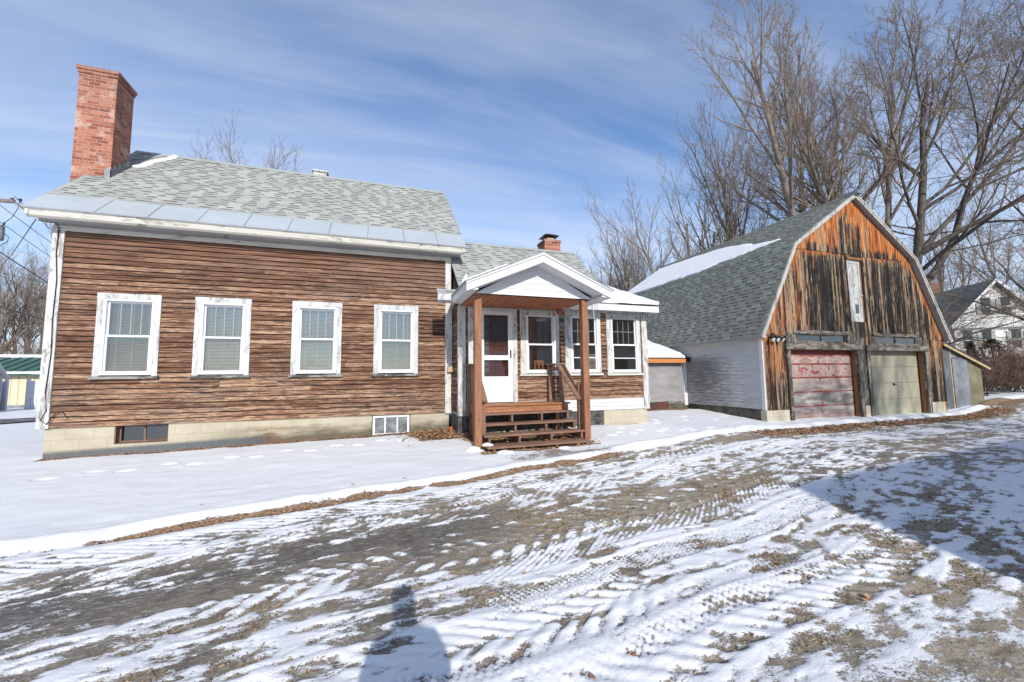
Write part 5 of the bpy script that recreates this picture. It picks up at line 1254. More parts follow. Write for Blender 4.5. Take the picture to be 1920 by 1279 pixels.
def grow(stems, seed, levels=5, kids=(7, 6, 5, 4, 3), spread=(30, 55), shrink=(.42, .68), up=.10, wig=.12, rmin=.008, curve=0.0, tstart=.3, thick_cut=.05):
    """stems: (base, direction, length, radius); returns polylines by class"""
    rg = random.Random(seed); out = {}
    def add(pts, rr, lev):
        sides = 8 if rr[0] > .12 else (5 if rr[0] > .04 else 3)
        key = (len(pts), sides, rr[0] > thick_cut); out.setdefault(key, ([], [])); out[key][0].append([tuple(p) for p in pts]); out[key][1].append(rr)
    first = []
    def br(p, d, L, r, lev):
        n = 7 if lev == 0 else (5 if lev < 3 else 3); pts = [p.copy()]; rr = [r]; q = p.copy(); dd = d.copy()
        tip = max(rmin * .5, r * (.30 if lev < levels else .4))
        for i in range(n):
            dd = (dd + Vector((rg.gauss(0, wig), rg.gauss(0, wig), rg.gauss(0, wig * .6) + up - curve * (i / n) * (lev > 0)))).normalized()
            q = q + dd * (L / n); pts.append(q.copy()); rr.append(r + (tip - r) * (i + 1) / n)
        if lev == 0: rr[0] = r * 1.25
        add(pts, rr, lev)
        if not first: first.extend(tuple(x) for x in pts)
        if lev >= levels: return
        k = kids[min(lev, len(kids) - 1)]; k = max(1, int(round(k * rg.uniform(.75, 1.25))))
        az = rg.uniform(0, 6.28)
        for j in range(k):
            t = (tstart if lev == 0 else .18) + (1 - (tstart if lev == 0 else .18)) * (j + rg.uniform(.1, .9)) / k
            f = t * n; i = min(int(f), n - 1); f -= i
            bp = pts[i].lerp(pts[i+1], f); bd = (pts[i+1] - pts[i]).normalized(); az += 2.4 + rg.uniform(-.5, .5)
            side = bd.orthogonal().normalized(); side = rot(side, bd, az); an = R_(rg.uniform(*spread)) * (1.1 - .35 * t)
            nd = (bd * math.cos(an) + side * math.sin(an)).normalized()
            rl = rr[i] * rg.uniform(.42, .66); br(bp, nd, L * rg.uniform(*shrink) * (1.08 - .42 * t), max(rmin, min(rl, rr[i] * .8)), lev + 1)
    for b, d, L, r in stems:
        if isinstance(b, int):      # limb forking off the first trunk at its b-th joint
            q = next(iter(out.values()))[0][0]; b = first[b] if first else q[min(b, len(q) - 1)]
        br(Vector(b), Vector(d).normalized(), L, r, 0)
    return out
TREE_CACHE = {}
def tree_mesh(key, stems, seed, mats, **kw):
    if key in TREE_CACHE: return TREE_CACHE[key]
    o = grow(stems, seed, **kw); th, tw = [], []
    for (n, s, thick), (P, Rr) in o.items(): (th if thick else tw).append(tubes(P, Rr, s))
    TREE_CACHE[key] = (np_mesh(key + '_trunk', th, mats[0]), np_mesh(key + '_crown', tw, mats[1])); return TREE_CACHE[key]
def place_tree(key, x, y, label, name='bare_tree', sc=1.0, rz=0.0, group='bare winter trees', z=None, cat='tree'):
    a, b = TREE_CACHE[key]; e = empty(name, (x, y, (float(base_h(np.array([x]), np.array([y]))[0]) - .1) if z is None else z)); e.rotation_euler = (0, 0, rz); e.scale = (sc,) * 3
    tag(e, label, cat, group)
    for nm, me in (('trunk', a), ('crown', b)):
        o = bpy.data.objects.new(nm, me); COL.objects.link(o); o.parent = e
    return e
V3 = Vector
# large trees on the right, beyond the barn
tree_mesh('twin', [((0,0,0), (-.05,.02,1), 17, .27), ((.7,.3,0), (.10,.0,1), 18, .24), ((-.3,.3,0), (-.22,.1,1), 13, .16)], 5, (BK[0], BK[2]), levels=4, kids=(10,7,6,6), spread=(24,46), shrink=(.35,.50), up=.10, wig=.09, rmin=.009, tstart=.40)
tree_mesh('broad', [((0,0,0), (.02,-.02,1), 19, .36), ((.3,0,3.2), (.32,-.12,1), 15, .20), ((.1,0,4.5), (-.3,.05,1), 12, .17)], 8, (BK[0], BK[2]), levels=4, kids=(10,7,6,6), spread=(24,48), shrink=(.36,.52), up=.09, wig=.09, rmin=.009, tstart=.38)
tree_mesh('lean', [((0,0,0), (.22,-.10,1), 17, .27), (2, (.62,-.28,1.0), 14, .17), (3, (1.0,-.5,.8), 12, .12), (1, (.05,.1,1.), 15, .15), (3, (.8,-.1,1.0), 13, .12), (4, (1.0,-.3,.7), 11, .09)], 21, (BK[1], BK[2]), levels=4, kids=(12,8,6,6), spread=(25,52), shrink=(.40,.62), up=.03, wig=.11, rmin=.009, tstart=.32, curve=.1)
tree_mesh('droop', [((0,0,0), (.05,0,1), 12, .22), ((0,0,2.5), (-.75,.3,.75), 9, .13), ((0,0,3), (.7,-.3,.8), 9, .12)], 33, (BK[1], BK[2]), levels=4, kids=(10,7,6,5), spread=(35,70), shrink=(.45,.66), up=-.01, wig=.16, rmin=.0075, tstart=.2, curve=.12)
tree_mesh('fan', [((0,0,0), (-.15,0,1), 11, .20), ((0,0,.3), (-.75,.25,1), 11, .17), ((.2,0,.2), (.25,0,1), 10.5, .17), ((0,.1,.2), (-.4,.1,1), 11, .16)], 41, (BK[0], BK[2]), levels=4, kids=(9,6,4,4), spread=(18,40), shrink=(.38,.58), up=.09, wig=.08, rmin=.0075, tstart=.28)
tree_mesh('upright', [((0,0,0), (.03,0,1), 12, .20), ((.2,.1,0), (.2,.1,1), 10, .14), ((-.2,0,0), (-.2,0,1), 10.5, .14)], 52, (BK[0], BK[2]), levels=4, kids=(9,6,4,3), spread=(20,42), shrink=(.38,.58), up=.10, wig=.07, rmin=.0075, tstart=.25)
tree_mesh('thicket', [((random.Random(k).uniform(-1.6,1.6), random.Random(k+9).uniform(-1,1), 0), (random.Random(k+3).uniform(-.25,.25), 0, 1), random.Random(k+5).uniform(6, 9), .09) for k in range(9)], 63, (BK[0], BK[3]), levels=3, kids=(8,5,4), spread=(18,42), shrink=(.38,.6), up=.10, wig=.09, rmin=.012, tstart=.2)
tree_mesh('shrub', [((random.Random(k).uniform(-1.2,1.2), random.Random(k+9).uniform(-.8,.8), 0), (random.Random(k+3).uniform(-.6,.6), random.Random(k+4).uniform(-.5,.5), 1), random.Random(k+5).uniform(1.4, 2.6), .022) for k in range(26)], 71, (BK[1], BK[3]), levels=2, kids=(7,5), spread=(25,60), shrink=(.4,.7), up=.0, wig=.18, rmin=.009, tstart=.12, thick_cut=.018)
tree_mesh('whips', [((random.Random(k).uniform(-1.2,1.2), 0, 0), (random.Random(k+3).uniform(-.12,.12), 0, 1), random.Random(k+5).uniform(7.4, 8.6), .045) for k in range(4)], 64, (BK[0], BK[3]), levels=2, kids=(6,4), spread=(15,35), shrink=(.16,.26), up=.10, wig=.05, rmin=.008, tstart=.5)
def at(px_angle, R): a = R_(px_angle); return R * math.sin(a), R * math.cos(a)
def pt(key, ang, R, label, **k): x, y = at(ang, R); return place_tree(key, x, y, label, **k)
pt('twin', 56.6, 26, 'tall twin trunked bare tree rising just left of the barn peak', rz=3.7)
pt('broad', 61.0, 27.5, 'tallest bare tree with thick straight trunk right behind the barn peak', rz=.1)
pt('lean', 62.4, 27, 'dark bare tree leaning right over the barn roof slope', rz=-.35)
pt('droop', 63.2, 44, 'dark bare tree with arching limbs between the barn and the white house', rz=2.0, sc=.8)
pt('droop', 71.3, 34, 'dark bare tree at the right edge of the picture', rz=.6, sc=.95)
pt('upright', 66.4, 62, 'bare tree rising behind the roof of the white house', rz=1.1, sc=1.25)
pt('twin', 71.5, 62, 'large bare tree standing far behind the white house at the right', rz=2.5, sc=.9)
pt('upright', 48.6, 28, 'slender bare tree above the middle of the barn roof', rz=.3, sc=1.22)
pt('fan', 44.2, 27, 'fan shaped bare tree whose limbs lean left over the barn roof', rz=-.25, sc=.95)
for i, (a, R, s, rz, lab) in enumerate([
    (25.2, 36, .70, .3, 'small bare tree just left of the short wing chimney'), (28.2, 34, .86, 1.2, 'bare tree directly behind the short wing chimney'), (31.2, 33, 1.02, 2.6, 'bare tree above the right slope of the porch roof'),
    (34.2, 34, 1.05, 4.0, 'rounded bare tree behind the wing, tallest of its clump'), (37.2, 35, .92, 5.1, 'bare tree behind the low snowy wing roof'), (40.0, 37, .80, .9, 'short bare tree beside the back end of the barn roof')]):
    pt('upright' if i % 2 else 'fan', a, R, lab, rz=rz, sc=s * .86)
for i, (a, R, s) in enumerate([(27, 40, .9), (30, 41, 1.0), (33, 39, 1.05), (36, 40, 1.1), (39, 42, 1.0)]):
    pt('thicket', a, R, ['leftmost brown thicket behind the wing', 'second brown thicket from the left behind the wing', 'middle brown thicket behind the wing', 'fourth brown thicket from the left behind the wing', 'rightmost brown thicket beside the barn back'][i], name='thicket', rz=i * 1.3, sc=s, group='thickets behind the wing', cat='thicket')
pt('upright', -14.6, 27, 'taller bare tree peeking over the left part of the farmhouse ridge', rz=.8, sc=1.03)
pt('upright', -10.8, 28, 'shorter bare tree peeking over the ridge beside the roof vent', rz=2.0, sc=.97)
for i, (a, R, s, lab) in enumerate([(-22.6, 22, 1.0, 'thin bare tips just right of the tall chimney'), (-26.9, 22, .92, 'thin bare tips just left of the tall chimney'), (-29.0, 20, .88, 'thin bare tips over the left end of the roof')]):
    pt('whips', a, R, lab, name='sapling', rz=i, sc=s, group='saplings behind the roof', cat='sapling')
for i, (a, R, s, key) in enumerate([(-31.0, 60, 1.05, 'upright'), (-32.2, 62, 1.15, 'fan'), (-33.4, 60, 1.1, 'upright'), (-34.8, 64, 1.15, 'fan'), (-29.8, 66, 1.1, 'fan'), (-31.8, 70, 1.2, 'broad')]):
    pt(key, a, R, ['bare tree nearest the farmhouse corner above the green roof', 'second bare tree above the green roof at the left', 'bare tree above the striped shed', 'bare tree at the far left edge', 'bare tree mostly hidden behind the left house corner', 'big bare tree behind the others at far left'][i], rz=i * 1.1, sc=s * (.62 if key == 'broad' else .85))
for i, (a, R, s) in enumerate([(-30.6, 52, .5), (-32, 52, .52), (-33.5, 52, .5), (-35, 54, .5)]):
    pt('thicket', a, R, ['brown brush behind the green roofed building near the house corner', 'brown brush behind the middle of the green roof', 'brown brush behind the striped shed', 'brown brush at the far left edge'][i], name='brush', rz=i, sc=s, group='brush behind the green roof', cat='brush')
for i, (a, R, s) in enumerate([(67.6, 36, 1.0), (68.7, 38, 1.1), (69.7, 35, 1.05), (70.7, 37, 1.15), (71.9, 36, 1.1), (66.6, 38, .9), (69.2, 33, .8)]):
    pt('shrub', a, R, ['reddish shrub right of the lean-to shed', 'second reddish shrub right of the lean-to', 'low tangled shrub in the middle of the brush row', 'tall tangled shrub near the right edge', 'shrub at the right edge of the picture', 'shrub just behind the lean-to shed roof', 'small shrub nearest the snowy yard at the right'][i], name='shrub', rz=i * .9, sc=s, group='shrubs in front of the white house', cat='shrub')
# trees behind the viewer that throw soft trunk shadows on the doors
place_tree('upright', 15.0, -17, 'bare tree across the road that shades the barn doors', rz=.4, sc=1.25)
place_tree('upright', 11.0, -24, 'bare tree across the road that shades the wing', rz=2.4, sc=1.2)

# evergreen bush by the white house, small evergreens by the barn ridge
def conifer(name, x, y, h, r, label, seed, cols=((.018, .028, .010), (.075, .062, .022))):
    m = NT('evergreen_needles_%d' % seed); rr = m.attr('rnd'); mat = m.out(m.mix(rr, cols[0], cols[1]), .8, spec=.1)
    e = tag(empty(name, (x, y, float(base_h(np.array([x]), np.array([y]))[0]))), label, 'evergreen'); rg = random.Random(seed); z0 = e.location.z
    mb = MB(); mb.tube([(x, y, z0 - .1), (x, y, z0 + h * .9)], [.09, .02], 6); mb.build('trunk', BK[1], e)
    mb = MB()
    for _ in range(3600):
        t = rg.random() ** 1.3; a = rg.uniform(0, 6.28); q = r * (1 - t) ** .75 * (1 + .25 * math.sin(a * 5 + t * 9)) * (rg.uniform(.45, 1.05)); s = .10 * rg.uniform(.6, 1.3)
        p = V3((x + q * math.cos(a), y + q * math.sin(a), z0 + .05 * h + t * h * .97)); d = V3((math.cos(a), math.sin(a), rg.uniform(.2, 1.4))).normalized(); w = d.orthogonal().normalized() * s * .28
        w = rot(w, d, rg.uniform(0, 6.28)); mb.face([tuple(p - w), tuple(p + w), tuple(p + d * s * 1.6)], rg.random())
    mb.build('crown', mat, e); return e
x, y = at(68.9, 40.5); conifer('evergreen_bush', x, y, 3.2, 1.9, 'broad dark brownish evergreen bush in front of the white house', 1)
x, y = at(67.6, 41.5); conifer('narrow_evergreen', x, y, 3.2, .55, 'narrow pointed grey green evergreen left of the broad bush', 2, ((.03, .04, .035), (.09, .10, .09)))
# fallen brush pile beyond the lean-to
mb = MB(); rg = random.Random(4)
for k in range(46):
    a = rg.uniform(-.5, .5) + (3.14 if k % 2 else 0); bx, by = 23.6 + rg.gauss(0, .4), 10.0 + rg.gauss(0, .25); l = rg.uniform(.4, 1.7); z0 = .42 + rg.uniform(0, .12)
    mb.tube([(bx, by, z0), (bx + math.cos(a) * l * .5, by + math.sin(a) * l * .5, z0 + rg.uniform(0, .18)), (bx + math.cos(a) * l, by + math.sin(a) * l, z0 + rg.uniform(-.05, .05))], [.03, .022, .008], 4)
tag(mb.build('brush_pile', BK[1], None), 'low pile of dark fallen branches on snow beyond the lean-to', 'branches', kind='stuff')

# ------------------------------------------------------------------ white house far right
wx, wy = 45.0, 17.0; AN = R_(-32)       # ridge direction, clockwise from +Y
hx, hy = math.sin(R_(32)), math.cos(R_(32))      # along the ridge, away
gxv, gyv = hy, -hx                                # along the gable, to the right
WH = tag(empty('white_house', (wx, wy, 0)), 'white two storey house with grey gable roof, shutters and red chimney beyond the shrubs', 'house')
def HW(u, v, z): return (wx + gxv * u + hx * v, wy + gyv * u + hy * v, z)    # u along gable, v along ridge
def hbox(mb, u0, u1, v0, v1, z0, z1):
    p = [HW(u0,v0,z0),HW(u1,v0,z0),HW(u1,v1,z0),HW(u0,v1,z0),HW(u0,v0,z1),HW(u1,v0,z1),HW(u1,v1,z1),HW(u0,v1,z1)]
    mb.mesh(p, [(0,3,2,1),(4,5,6,7),(0,1,5,4),(1,2,6,5),(2,3,7,6),(3,0,4,7)])
def hpr(mb, prof, v0, v1):
    n = len(prof); p = [HW(a, v0, b) for a, b in prof] + [HW(a, v1, b) for a, b in prof]
    mb.mesh(p, [tuple(range(n)), tuple(range(2*n-1, n-1, -1))] + [(i, n+i, n+(i+1) % n, (i+1) % n) for i in range(n)])
HH, EVH, PKH = 2.7, 5.15, 8.35
mb = MB(); hbox(mb, -HH, HH, 0, 9.5, 0, EVH); hpr(mb, [(-HH, EVH), (0, PKH - .2), (HH, EVH)], .01, 9.5)
hw_m = NT('far_white_siding'); zz = hw_m.xyz()[2]; wv = hw_m.math('SINE', hw_m.math('MULTIPLY', zz, 50.0)); mb.build('wall', hw_m.out(hw_m.mix(hw_m.mr(wv, .6, 1), (.76, .76, .74), (.55, .56, .56)), .6), WH)
mb = MB(); O = .38
for s in (-1, 1): hpr(mb, [(s * (HH + O), EVH - .35), (s * (HH + O), EVH - .22), (0, PKH + .12), (0, PKH - .02)], -.35, 9.8)
mb.build('roof', MT['shingle_dk'], WH)
mb = MB()
for s in (-1, 1): hpr(mb, [(s * (HH + O + .02), EVH - .42), (s * (HH + O + .02), EVH - .19), (0, PKH + .15), (0, PKH - .10)], -.40, -.355)
hbox(mb, -HH - .3, HH + .3, -.3, 0, EVH - .42, EVH - .20); hbox(mb, -HH - .05, -HH + .18, -.05, .0, 0, EVH - .42); hbox(mb, HH - .18, HH + .05, -.05, 0, 0, EVH - .42); mb.build('gable_trim', MT['white'], WH)
mb = MB(); hbox(mb, -.4, .4, 5.6, 6.4, 7.2, 9.5); mb.build('chimney', MT['brick2'], WH)
dk = flat('far_window', (.03, .035, .045), .2, bump=0)
shut = flat('pale_green_shutter', (.33, .36, .33), .6)
for u, z0, z1 in ((-.62, 5.75, 6.95), (.62, 5.75, 6.95), (-1.95, 3.15, 4.45), (-.75, 3.15, 4.45), (1.05, 3.15, 4.45), (2.0, 3.15, 4.45), (-1.6, .6, 2.2), (1.4, .6, 2.2)):
    mb = MB(); hbox(mb, u - .27, u + .27, -.04, -.0, z0, z1); hbox(mb, u - .36, u + .36, -.045, -.0, z1, z1 + .1); w_ = mb.build('window', dk, WH)
    mb = MB(); hbox(mb, u - .27, u + .27, -.07, -.04, (z0 + z1) / 2 - .03, (z0 + z1) / 2 + .03); mb.build('sash_rail', MT['white'], w_)
    mb = MB(); hbox(mb, u - .56, u - .29, -.06, -.0, z0, z1); hbox(mb, u + .29, u + .56, -.06, 0, z0, z1); mb.build('shutter', shut, w_)
mb = MB(); hbox(mb, -5.6, -HH - .02, 1.0, 9.3, 0, 3.9); side = mb.build('side_wing', MT['sidew2'], WH)
mb = MB(); hpr(mb, [(-5.9, 3.85), (-5.9, 4.0), (-HH - .02, 5.0), (-HH - .02, 4.85)], .7, 9.5); mb.build('side_roof', MT['snow'], side)
for u in (-5.0, -4.0, -3.2):
    mb = MB(); hbox(mb, u - .25, u + .25, .96, 1.0, 1.4, 2.9); mb.build('window', dk, side)
mb = MB(); hbox(mb, HH + .02, HH + 3.2, 2.5, 6, 0, 2.3); hpr(mb, [(HH + .02, 2.3), (HH + .02, 3.1), (HH + 3.6, 2.3)], 2.2, 6.3); mb.build('porch_wing', MT['white'], WH)
# dark barn side behind, right edge
bb = tag(empty('brown_outbuilding', (60, 19, 0)), 'plain dark brown outbuilding at the right edge behind the white house', 'outbuilding')
mb = MB(); mb.prism([(56, 0), (56, 5.2), (60, 7.4), (64, 5.2), (64, 0)], 'y', 18.6, 27); mb.build('wall', mat_brownwood('far_brown_boards', (.10, .05, .035), False), bb)
mb = MB(); mb.prism([(55.6, 5.0), (60, 7.45), (64.4, 5.0), (64.4, 5.2), (60, 7.65), (55.6, 5.2)], 'y', 18.3, 27.2); mb.build('roof', MT['shingle_dk'], bb)

# ------------------------------------------------------------------ far left: green roofed building, striped shed, gate panels, pole
gb = tag(empty('cream_building', (-18, 30, 0)), 'long low cream building with green standing seam metal roof at the left', 'building')
cream = NT('cream_vertical_siding'); px_ = cream.xyz(); cream = cream.out(cream.mix(cream.math('GREATER_THAN', cream.math('SINE', cream.math('MULTIPLY', px_[0], 20.0)), .92), (.60, .52, .36), (.38, .33, .23)), .6)
YG = 29.0
mb = MB(); mb.box(-32, -15, YG, YG + 6, .0, 1.82); mb.prism([(YG, 1.8), (YG + 6, 1.8), (YG + 3, 2.9)], 'x', -31.9, -15.1); mb.build('wall', cream, gb)
mb = MB(); mb.box(-32, -15, YG - .03, YG, .0, .22); mb.build('base_board', MT['sheet'], gb)
grn = flat('green_metal_roof', (.055, .125, .095), .4, .1, 2, metal=.2)
mb = MB(); mb.prism([(YG - .35, 1.78), (YG - .35, 1.84), (YG + 3, 3.05), (YG + 6.35, 1.84), (YG + 6.35, 1.78), (YG + 3, 2.97)], 'x', -32.3, -14.7)
for k in range(36): x = -32.2 + k * .5; mb.prism([(YG - .35, 1.84), (YG - .35, 1.89), (YG + 3, 3.10), (YG + 3, 3.05)], 'x', x, x + .05)
mb.build('roof', grn, gb)
snow_slab('roof_snow', 'strip of snow along the eave of the green metal roof', (-32, YG - .36, 1.86), (1, 0, 0), (0, 3.35, 1.21), 17, 1.2, .09, lambda u, v: min(.42 + .12 * math.sin(u * 1.7) - v, v + .1, u, 17 - u), 3, res=.15)
snow_slab('roof_snow', 'thin strip of snow below the ridge of the green metal roof', (-32, YG + 2.45, 2.88), (1, 0, 0), (0, 3.35, 1.21), 15.2, .6, .06, lambda u, v: min(.5 - v, v + .05, u, 14.6 - u), 3, res=.15)
sh = tag(empty('striped_shed', (-15.3, 24, 0)), 'small gabled shed of grey slats at the far left edge', 'shed')
# gable plane runs mostly away from the viewer
def SW(a, d, z): ux, uy = math.sin(R_(-14)), math.cos(R_(-14)); return (-15.55 + ux * a - uy * d, 23.3 + uy * a + ux * d, z)
def spr(mb, prof, d0, d1):
    n = len(prof); p = [SW(a, d0, b) for a, b in prof] + [SW(a, d1, b) for a, b in prof]
    mb.mesh(p, [tuple(range(n)), tuple(range(2*n-1, n-1, -1))] + [(i, n+i, n+(i+1) % n, (i+1) % n) for i in range(n)])
mb = MB()
spr(mb, [(-1.15, .1), (-1.15, 1.75), (0, 2.5), (1.15, 1.75), (1.15, .1)], .04, 2.6); mb.build('wall', flat('grey_slat_shadow', (.16, .165, .17), .8), sh)
mb = MB()
for k in range(9): a = -1.12 + k * .275; spr(mb, [(a, .1), (a, 2.5 - abs(a) * .65 - .05), (a + .05, 2.5 - abs(a + .05) * .65 - .05), (a + .05, .1)], .0, .04)
for k in range(14): z = 1.25 + k * .07; w = min(1.12, (2.42 - z) / .65); spr(mb, [(-w, z), (-w, z + .035), (w, z + .035), (w, z)], .02, .04) if w > .05 else None
mb.build('slats', MT['sidew2'], sh)
mb = MB()
for s in (-1, 1): spr(mb, [(s * 1.35, 1.62), (s * 1.35, 1.70), (0, 2.60), (0, 2.50)], -.12, 2.8)
mb.build('roof', flat('pale_metal_roof', (.55, .57, .60), .5, .1), sh)
pv = flat('grey_white_panel', (.62, .64, .72), .5, .04, bump=.02)
for x0, lab in ((-15.35, 'pale grey fence panel beside the farmhouse corner, solid above and ribbed below'), (-18.1, 'pale grey fence panel at the left frame edge, beside the striped shed')):
    e = tag(empty('fence_panel', (x0, 25, 0)), lab, 'fence panel', 'pale fence panels across the road')
    mb = MB(); mb.box(x0 + .08, x0 + 2.0, 25.0, 25.04, .75, 1.50); mb.box(x0 + .08, x0 + 2.0, 24.99, 25.05, .70, .76)
    for k in range(19): mb.box(x0 + .08 + k * .101, x0 + .165 + k * .101, 25.0, 25.04, .16, .70)
    mb.box(x0 + .08, x0 + 2.0, 25.04, 25.06, .16, .72); mb.build('panel', pv, e)
    for xx in (x0, x0 + 2.0): mb = MB(); mb.box(xx, xx + .09, 24.96, 25.06, .0, 1.60); mb.build('post', MT['white'], e)
up = tag(empty('utility_pole', (-15.3, 22, 0)), 'wooden utility pole whose crossarm tip and transformer enter at the left edge', 'utility pole')
mb = MB(); mb.tube([(-15.35, 22, -.2), (-15.35, 22, 10.6)], [.17, .12], 10); mb.build('shaft', BK[0], up)
mb = MB(); mb.bar((-15.9, 22, 8.95), (-14.42, 22, 8.98), .12, .13); mb.bar((-14.45, 22, 8.96), (-14.05, 22, 8.66), .07, .08); mb.build('crossarm', BK[0], up)
for x in (-15.0, -14.5, -14.25):
    mb = MB(); mb.tube([(x, 22, 9.0), (x, 22, 9.10), (x, 22, 9.12)], [.035, .06, .04], 8); mb.build('insulator', MT['darkmetal'], up)
mb = MB(); mb.tube([(-14.78, 22, 7.28), (-14.78, 22, 7.32), (-14.78, 22, 7.86), (-14.78, 22, 7.92)], [.1, .13, .13, .08], 12); tf = mb.build('transformer', MT['sheet'], up)
mb = MB(); mb.tube([(-14.7, 22, 7.92), (-14.66, 22, 8.05)], .03, 6); mb.tube([(-14.66, 22, 7.6), (-14.5, 22, 7.45), (-14.52, 22, 7.25), (-14.68, 22, 7.1), (-14.85, 22, 7.0)], .015, 5); mb.tube([(-14.66, 22, 8.05), (-14.45, 22, 8.3), (-14.3, 22, 8.7), (-14.25, 22, 9.05)], .012, 5); mb.build('lead_wire', MT['wire'], tf)
def wire(p, q, label, r=.012, sag=.25, ext=(1.5, 2.5), Y=22):
    (x0, z0), (x1, z1) = p, q; sx = (z1 - z0) / (x1 - x0); a = (x0 - ext[0], z0 - sx * ext[0]); b = (x1 + ext[1], z1 + sx * ext[1]); pts = []
    for i in range(13): t = i / 12; pts.append((a[0] + (b[0] - a[0]) * t, Y, a[1] + (b[1] - a[1]) * t - sag * 4 * t * (1 - t) * .4))
    mb = MB(); mb.tube(pts, r, 4); tag(mb.build('overhead_wire', MT['wire'], None), label, 'wire', 'overhead wires at the left')
wire((-14.86, 8.84), (-13.08, 7.38), 'thin wire sloping down from the left edge below the crossarm')
wire((-14.74, 8.08), (-13.07, 6.78), 'thin wire sloping down from the transformer behind the corner board')
wire((-13.86, 8.64), (-13.1, 7.91), 'short thin wire just under the left roof eave', ext=(.6, 2.5))
wire((-14.71, 6.86), (-13.09, 5.67), 'thick dark cable, highest of the parallel cables crossing the trees', r=.022)
wire((-14.65, 6.02), (-13.16, 5.69), 'thin nearly level wire in the treetops at left', r=.009)
wire((-14.65, 5.91), (-13.25, 5.05), 'thin wire sloping below the nearly level one', r=.010)
wire((-14.55, 4.61), (-13.05, 4.09), 'thick lower cable in front of the left trees', r=.020)
wire((-14.54, 4.37), (-13.07, 3.91), 'lowest thin wire in front of the left trees', r=.011)
mb = MB(); mb.tube([(-5.98, 9.6, 4.47), (-9.0, 13.8, 4.78), (-12.0, 18, 5.25), (-16, 23.6, 6.1)], .008, 5); tag(mb.build('service_drop', MT['wire'], None), 'dark service line rising to the farmhouse corner across the other wires', 'wire')

# ------------------------------------------------------------------ things behind the viewer that throw shadows into the picture
nh = tag(empty('neighbour_house', (10, -12, 0)), 'large gabled house behind the viewer casting the big shadow on the driveway', 'house')
nh_a = R_(6); rdx, rdy = math.cos(nh_a), math.sin(nh_a); ndx, ndy = -math.sin(nh_a), math.cos(nh_a)
TEL = math.tan(R_(27.5)); HR = 6.8
rx, ry = 5.25 - .05 * (HR / TEL), 4.05 - HR / TEL
def NW(a, b, z): return (rx + rdx * a + ndx * b, ry + rdy * a + ndy * b, z)
def npr(mb, prof, a0, a1):
    n = len(prof); p = [NW(a0, q[0], q[1]) for q in prof] + [NW(a1, q[0], q[1]) for q in prof]
    mb.mesh(p, [tuple(range(n)), tuple(range(2*n-1, n-1, -1))] + [(i, n+i, n+(i+1) % n, (i+1) % n) for i in range(n)])
mb = MB(); npr(mb, [(-4, 0), (-4, 3.5), (0, 6.6), (4, 3.5), (4, 0)], .25, 13); mb.build('wall', MT['sidew2'], nh)
mb = MB(); npr(mb, [(-4.4, 3.25), (0, 6.65), (4.4, 3.25), (4.4, 3.4), (0, HR), (-4.4, 3.4)], 0, 13.2); mb.build('roof', MT['shingle_dk'], nh)
mb = MB()
for a in (3, 6.5, 10): p = [NW(a, 4.03, 1.2), NW(a + 1, 4.03, 1.2), NW(a + 1, 4.03, 2.6), NW(a, 4.03, 2.6)]; mb.face(p)
mb.build('window', dk, nh)

# photographer standing right behind the viewpoint (only the shadow shows)
def skin(name, joints, edges, mat):
    me = bpy.data.meshes.new(name); me.from_pydata([j[0] for j in joints], edges, []); o = bpy.data.objects.new(name, me); COL.objects.link(o); me.materials.append(mat)
    sm = o.modifiers.new('skin', 'SKIN'); sm.use_smooth_shade = True
    for i, j in enumerate(joints): me.skin_vertices[0].data[i].radius = (j[1], j[2] if len(j) > 2 else j[1])
    me.skin_vertices[0].data[0].use_root = True
    ss = o.modifiers.new('sub', 'SUBSURF'); ss.levels = 1; ss.render_levels = 2; return o
ox, oy = .06, -.32
J = [((ox, oy, .95), .14, .11), ((ox, oy, 1.15), .12, .10), ((ox, oy, 1.40), .13, .10), ((ox, oy, 1.53), .08), ((ox, oy + .02, 1.59), .06), ((ox, oy + .03, 1.70), .095), ((ox, oy + .03, 1.78), .07),
     ((ox - .15, oy, 1.44), .07), ((ox - .19, oy + .12, 1.22), .05), ((ox - .10, oy + .26, 1.38), .035), ((ox + .15, oy, 1.44), .07), ((ox + .19, oy + .12, 1.22), .05), ((ox + .02, oy + .26, 1.38), .035),
     ((ox - .10, oy, .88), .10), ((ox - .13, oy + .01, .50), .07), ((ox - .15, oy, .10), .05), ((ox - .15, oy + .14, .05), .04), ((ox + .10, oy, .88), .10), ((ox + .13, oy + .01, .50), .07), ((ox + .15, oy, .10), .05), ((ox + .15, oy + .14, .05), .04)]
E_ = [(0,1),(1,2),(2,3),(3,4),(4,5),(5,6),(2,7),(7,8),(8,9),(2,10),(10,11),(11,12),(0,13),(13,14),(14,15),(15,16),(0,17),(17,18),(18,19),(19,20)]
tag(skin('person', J, E_, flat('dark_winter_clothing', (.04, .045, .06), .8)), 'person in dark winter clothes raising a camera behind the viewpoint', 'person')

